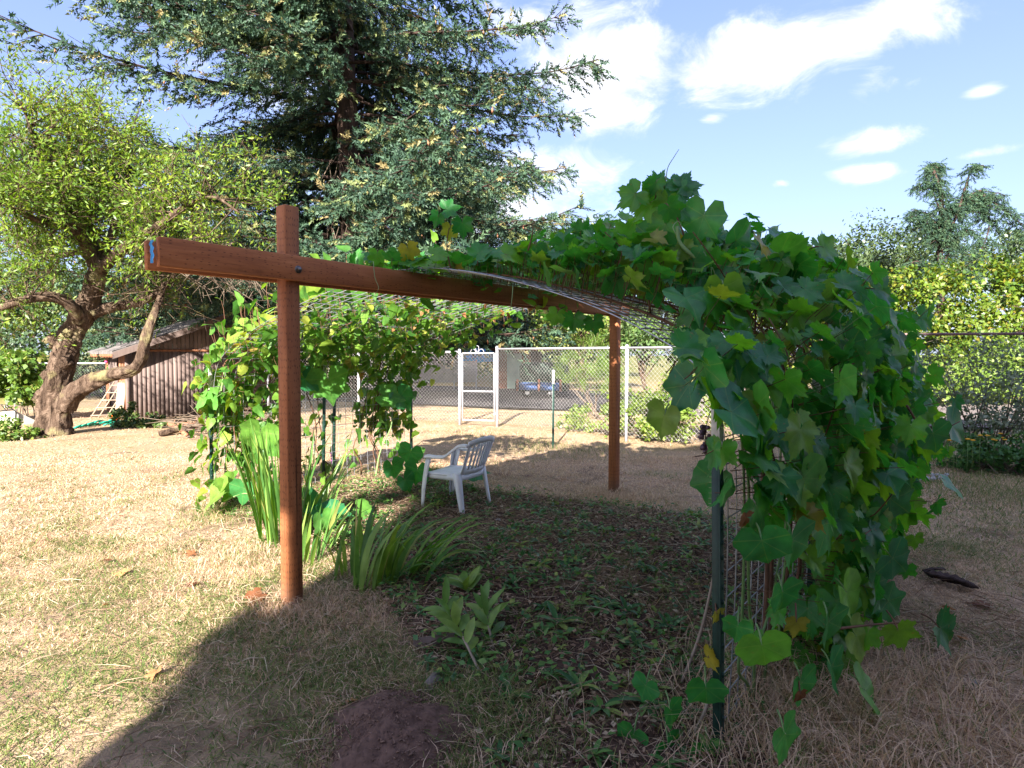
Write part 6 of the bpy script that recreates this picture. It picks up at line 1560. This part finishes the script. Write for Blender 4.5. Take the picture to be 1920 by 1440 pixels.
# longer tufts: round post feet, bed margin, right foreground
def tuft(cx, cy, rad, n, h0, h1, gmean, wd=0.004):
    global o_
    x = cx + rng.normal(0, rad, n); y = cy + rng.normal(0, rad, n)
    rn = np.where(rng.uniform(0, 1, n) < gmean, rng.uniform(0.65, 1, n), rng.uniform(0.05, 0.5, n))
    V, F, R_ = blades(x, y, rng.uniform(h0, h1, n), np.full(n, wd), rng.uniform(0.5, 1.6, n), rn)
    Vg.append(V); Fg.append(F + o_); Rg.append(R_); o_ += len(V)
for (px, py, rad, n, h0, h1, gm_) in ((560, 1150, 0.16, 1200, 0.04, 0.13, 0.1), (640, 1170, 0.25, 1800, 0.03, 0.09, 0.15), (1150, 930, 0.2, 900, 0.04, 0.14, 0.05), (1220, 950, 0.3, 900, 0.03, 0.10, 0.1), (480, 1050, 0.25, 1500, 0.04, 0.12, 0.3), (430, 960, 0.25, 1200, 0.04, 0.15, 0.75),
                             (880, 1330, 0.16, 1200, 0.04, 0.14, 0.85), (950, 1380, 0.2, 1200, 0.04, 0.12, 0.7), (640, 1290, 0.2, 1200, 0.03, 0.09, 0.6), (1600, 1340, 0.35, 3200, 0.06, 0.26, 0.12), (1760, 1300, 0.3, 1200, 0.04, 0.14, 0.1), (1850, 925, 0.5, 2200, 0.05, 0.16, 0.9), (1500, 1420, 0.25, 1500, 0.05, 0.2, 0.2),
                             (1000, 835, 0.5, 1200, 0.04, 0.14, 0.6), (900, 820, 0.4, 700, 0.04, 0.12, 0.4), (1100, 850, 0.4, 700, 0.04, 0.14, 0.6), (700, 900, 0.5, 1500, 0.04, 0.12, 0.8), (80, 965, 0.12, 200, 0.03, 0.06, 1.0), (120, 985, 0.16, 350, 0.03, 0.07, 1.0), (280, 930, 0.15, 250, 0.02, 0.05, 0.9), (1750, 1000, 0.5, 1200, 0.03, 0.07, 0.9), (1880, 1010, 0.5, 1200, 0.03, 0.07, 0.9), (315, 1030, 0.12, 260, 0.03, 0.07, 0.95)):
    c = G(px, py); tuft(c[0], c[1], rad, n, h0, h1, gm_)
for k in range(16):
    a = k / 16 * 2 * PI + rng.uniform(-0.2, 0.2); rr_ = rng.uniform(0.92, 1.2); tuft(mc[0] + 0.30 * rr_ * math.cos(a), mc[1] - 0.05 + 0.36 * rr_ * math.sin(a), 0.045, 130, 0.02, 0.08, 0.55)
tag(obj('lawn_grass', np.concatenate(Vg), np.concatenate(Fg), M['grass'], rnd=np.concatenate(Rg)), 'short dry straw lawn grass with greener patches', 'grass', kind='stuff')
# dry stalks lying about
n = 4200; x, y = lawn_pts(n * 8, 1.9, 7.5)
wgt = np.where(inpoly(x, y, BED), 0.9, np.where((x > -1.6) & (y < 4.2), 0.40, 0.07)) + 0.5 * ((x > 1.2) & (y < 3.6)) ; k_ = rng.uniform(0, 1, len(x)) < wgt; x, y = x[k_][:9500], y[k_][:9500]; n = len(x)
a = rng.uniform(0, 2 * PI, n); L = rng.uniform(0.04, 0.20, n); d = np.stack([np.cos(a), np.sin(a), rng.uniform(-0.05, 0.22, n)], -1) * L[:, None]
b = np.stack([x, y, gz(x, y) + 0.012 + 0.02 * rng.uniform(0, 1, n)], -1); mid_ = b + d * 0.5 + rdir(n) * (L * 0.08)[:, None] + np.array([[0, 0, 0.008]])
V1, F1 = sticks(b, mid_, 0.0021, 0.0019); V2, F2 = sticks(mid_, b + d, 0.0019, 0.001); rn = rng.uniform(0.3, 1, n)
V, F = merge([(V1, F1), (V2, F2)]); tag(obj('dry_stalks', V, F, M['clip'], rnd=np.concatenate([np.repeat(rn, 6), np.repeat(rn, 6)])), 'loose dry grass stalks strewn over the bed and its margins', 'dry stalks', kind='stuff')
# bed litter: clippings, brown leaf bits, small weeds
bx0 = rng.uniform(-3, 2.4, 200000); by0 = rng.uniform(1.6, 8, 200000); ib = inpoly(bx0, by0, BED); bx0, by0 = bx0[ib], by0[ib]
n = 34000; x, y = bx0[:n], by0[:n]; n = len(x)
V, F = inst(QUAD, frames(np.stack([rng.normal(0, 1, n), rng.normal(0, 1, n), rng.normal(0, 0.25, n)], -1), np.stack([rng.normal(0, 0.5, n), rng.normal(0, 0.5, n), np.ones(n)], -1), rng.uniform(0.010, 0.040, n)), np.stack([x, y, gz(x, y) + 0.03 * rng.uniform(0.3, 1.2, n)], -1))
tag(obj('bed_litter', V, F, M['clip'], rnd=rep(rng.beta(1.4, 1.8, n), QUAD)), 'brown chopped leaf litter covering the shaded bed', 'leaf litter', kind='stuff')
x, y = bx0[34000:], by0[34000:]; cl_ = fbm(x, y, 0.35, 71); kk = rng.uniform(0, 1, len(x)) < np.clip((cl_ - 0.45) * 7, 0.05, 1); x, y = x[kk][:5500], y[kk][:5500]; n = len(x)
V, F = inst(QUAD, frames(np.stack([rng.normal(0, 1, n), rng.normal(0, 1, n), rng.uniform(0, 0.7, n)], -1), np.stack([rng.normal(0, 0.5, n), rng.normal(0, 0.5, n), np.ones(n)], -1), rng.uniform(0.014, 0.052, n)), np.stack([x, y, gz(x, y) + rng.uniform(0.02, 0.10, n)], -1))
tag(obj('bed_weeds', V, F, M['weed'], rnd=rep(rng.uniform(0, 1, n), QUAD)), 'small green weeds scattered through the shaded bed', 'weeds', kind='stuff')
# small rosettes and grass tufts growing through the litter
mini = merge([(lambda VF, Mx: (VF[0] @ Mx.T, VF[1]))(lance(1.0, 0.30, 0.3), frames(np.array([[math.cos(a), math.sin(a), 0.25 + 0.5 * (k % 2)]]), np.array([[-math.cos(a) * 0.5, -math.sin(a) * 0.5, 1.0]]), 1.0)[0]) for k, a in enumerate(np.arange(7) * 2.4)])
x, y = bx0[60000:60650], by0[60000:60650]; n = len(x); a = rng.uniform(0, 6.28, n)
V, F = inst(mini, frames(np.stack([np.cos(a), np.sin(a), rng.normal(0, 0.1, n)], -1), np.stack([rng.normal(0, 0.2, n), rng.normal(0, 0.2, n), np.ones(n)], -1), 0.025 + 0.085 * rng.beta(1.2, 3, n)), np.stack([x, y, gz(x, y) + 0.025], -1))
tag(obj('bed_rosettes', V, F, M['weed'], None, True, rnd=rep(rng.uniform(0, 1, n), mini)), 'many tiny leafy rosettes sprouting through the bed litter', 'weeds', kind='stuff')
x, y = bx0[61000:], by0[61000:]; kk = rng.uniform(0, 1, len(x)) < np.clip((fbm(x, y, 0.4, 91) - 0.5) * 5, 0, 1); x, y = x[kk][:3500], y[kk][:3500]; n = len(x)
V, F, R_ = blades(x, y, rng.uniform(0.04, 0.13, n), np.full(n, 0.004), rng.uniform(0.5, 1.8, n), rng.uniform(0.62, 1.0, n))
tag(obj('bed_grass', V, F, M['grass'], rnd=R_), 'thin green grass coming up through the shaded bed', 'grass', kind='stuff')
# fallen leaves on the lawn, one by one
FL = [(195, 1048, 0.09, 'brown curled leaf on the lawn left of the post'), (230, 1070, 0.12, 'pair of brown curled leaves on the lawn'), (365, 1100, 0.09, 'orange brown leaf on the green lawn'), (475, 1138, 0.15, 'pale curled leaf by the foot of the near post'), (292, 1270, 0.09, 'dark brown leaf near the lawn shadow edge'), (202, 1138, 0.05, 'tiny rust leaf on the lawn'), (228, 972, 0.05, 'small brown leaf on the far dry lawn'),
      (1845, 1130, 0.16, 'large pinkish brown maple leaf on the right lawn'), (1772, 1138, 0.10, 'rust coloured leaf beside the bark slab'), (1800, 1200, 0.08, 'rust coloured leaf behind the pale vine leaf'), (985, 1098, 0.07, 'reddish leaf lying in the bed'), (1015, 1285, 0.08, 'brown leaf beside the round stone in the bed'), (360, 1035, 0.10, 'brown leaf beside the green tuft left of the gladiolus'), (1700, 1290, 0.08, 'dull brown leaf under the right vine'), (655, 1325, 0.07, 'brown leaf beside the earth mound')]
for k, (px, py, s_, lab) in enumerate(FL):
    P_ = G(px, py); P_[2] = gz(P_[0], P_[1]) + 0.03
    o = leaf_obj('grape', k, 'dead', None, P_, frames(np.array([[rng.normal(), rng.normal(), 0.1]]), np.array([[rng.normal(0, 0.4), rng.normal(0, 0.4) - 0.2, 1.0]]), s_)[0], 'fallen_leaf'); tag(o, lab, 'leaf', 'fallen leaves on the ground')
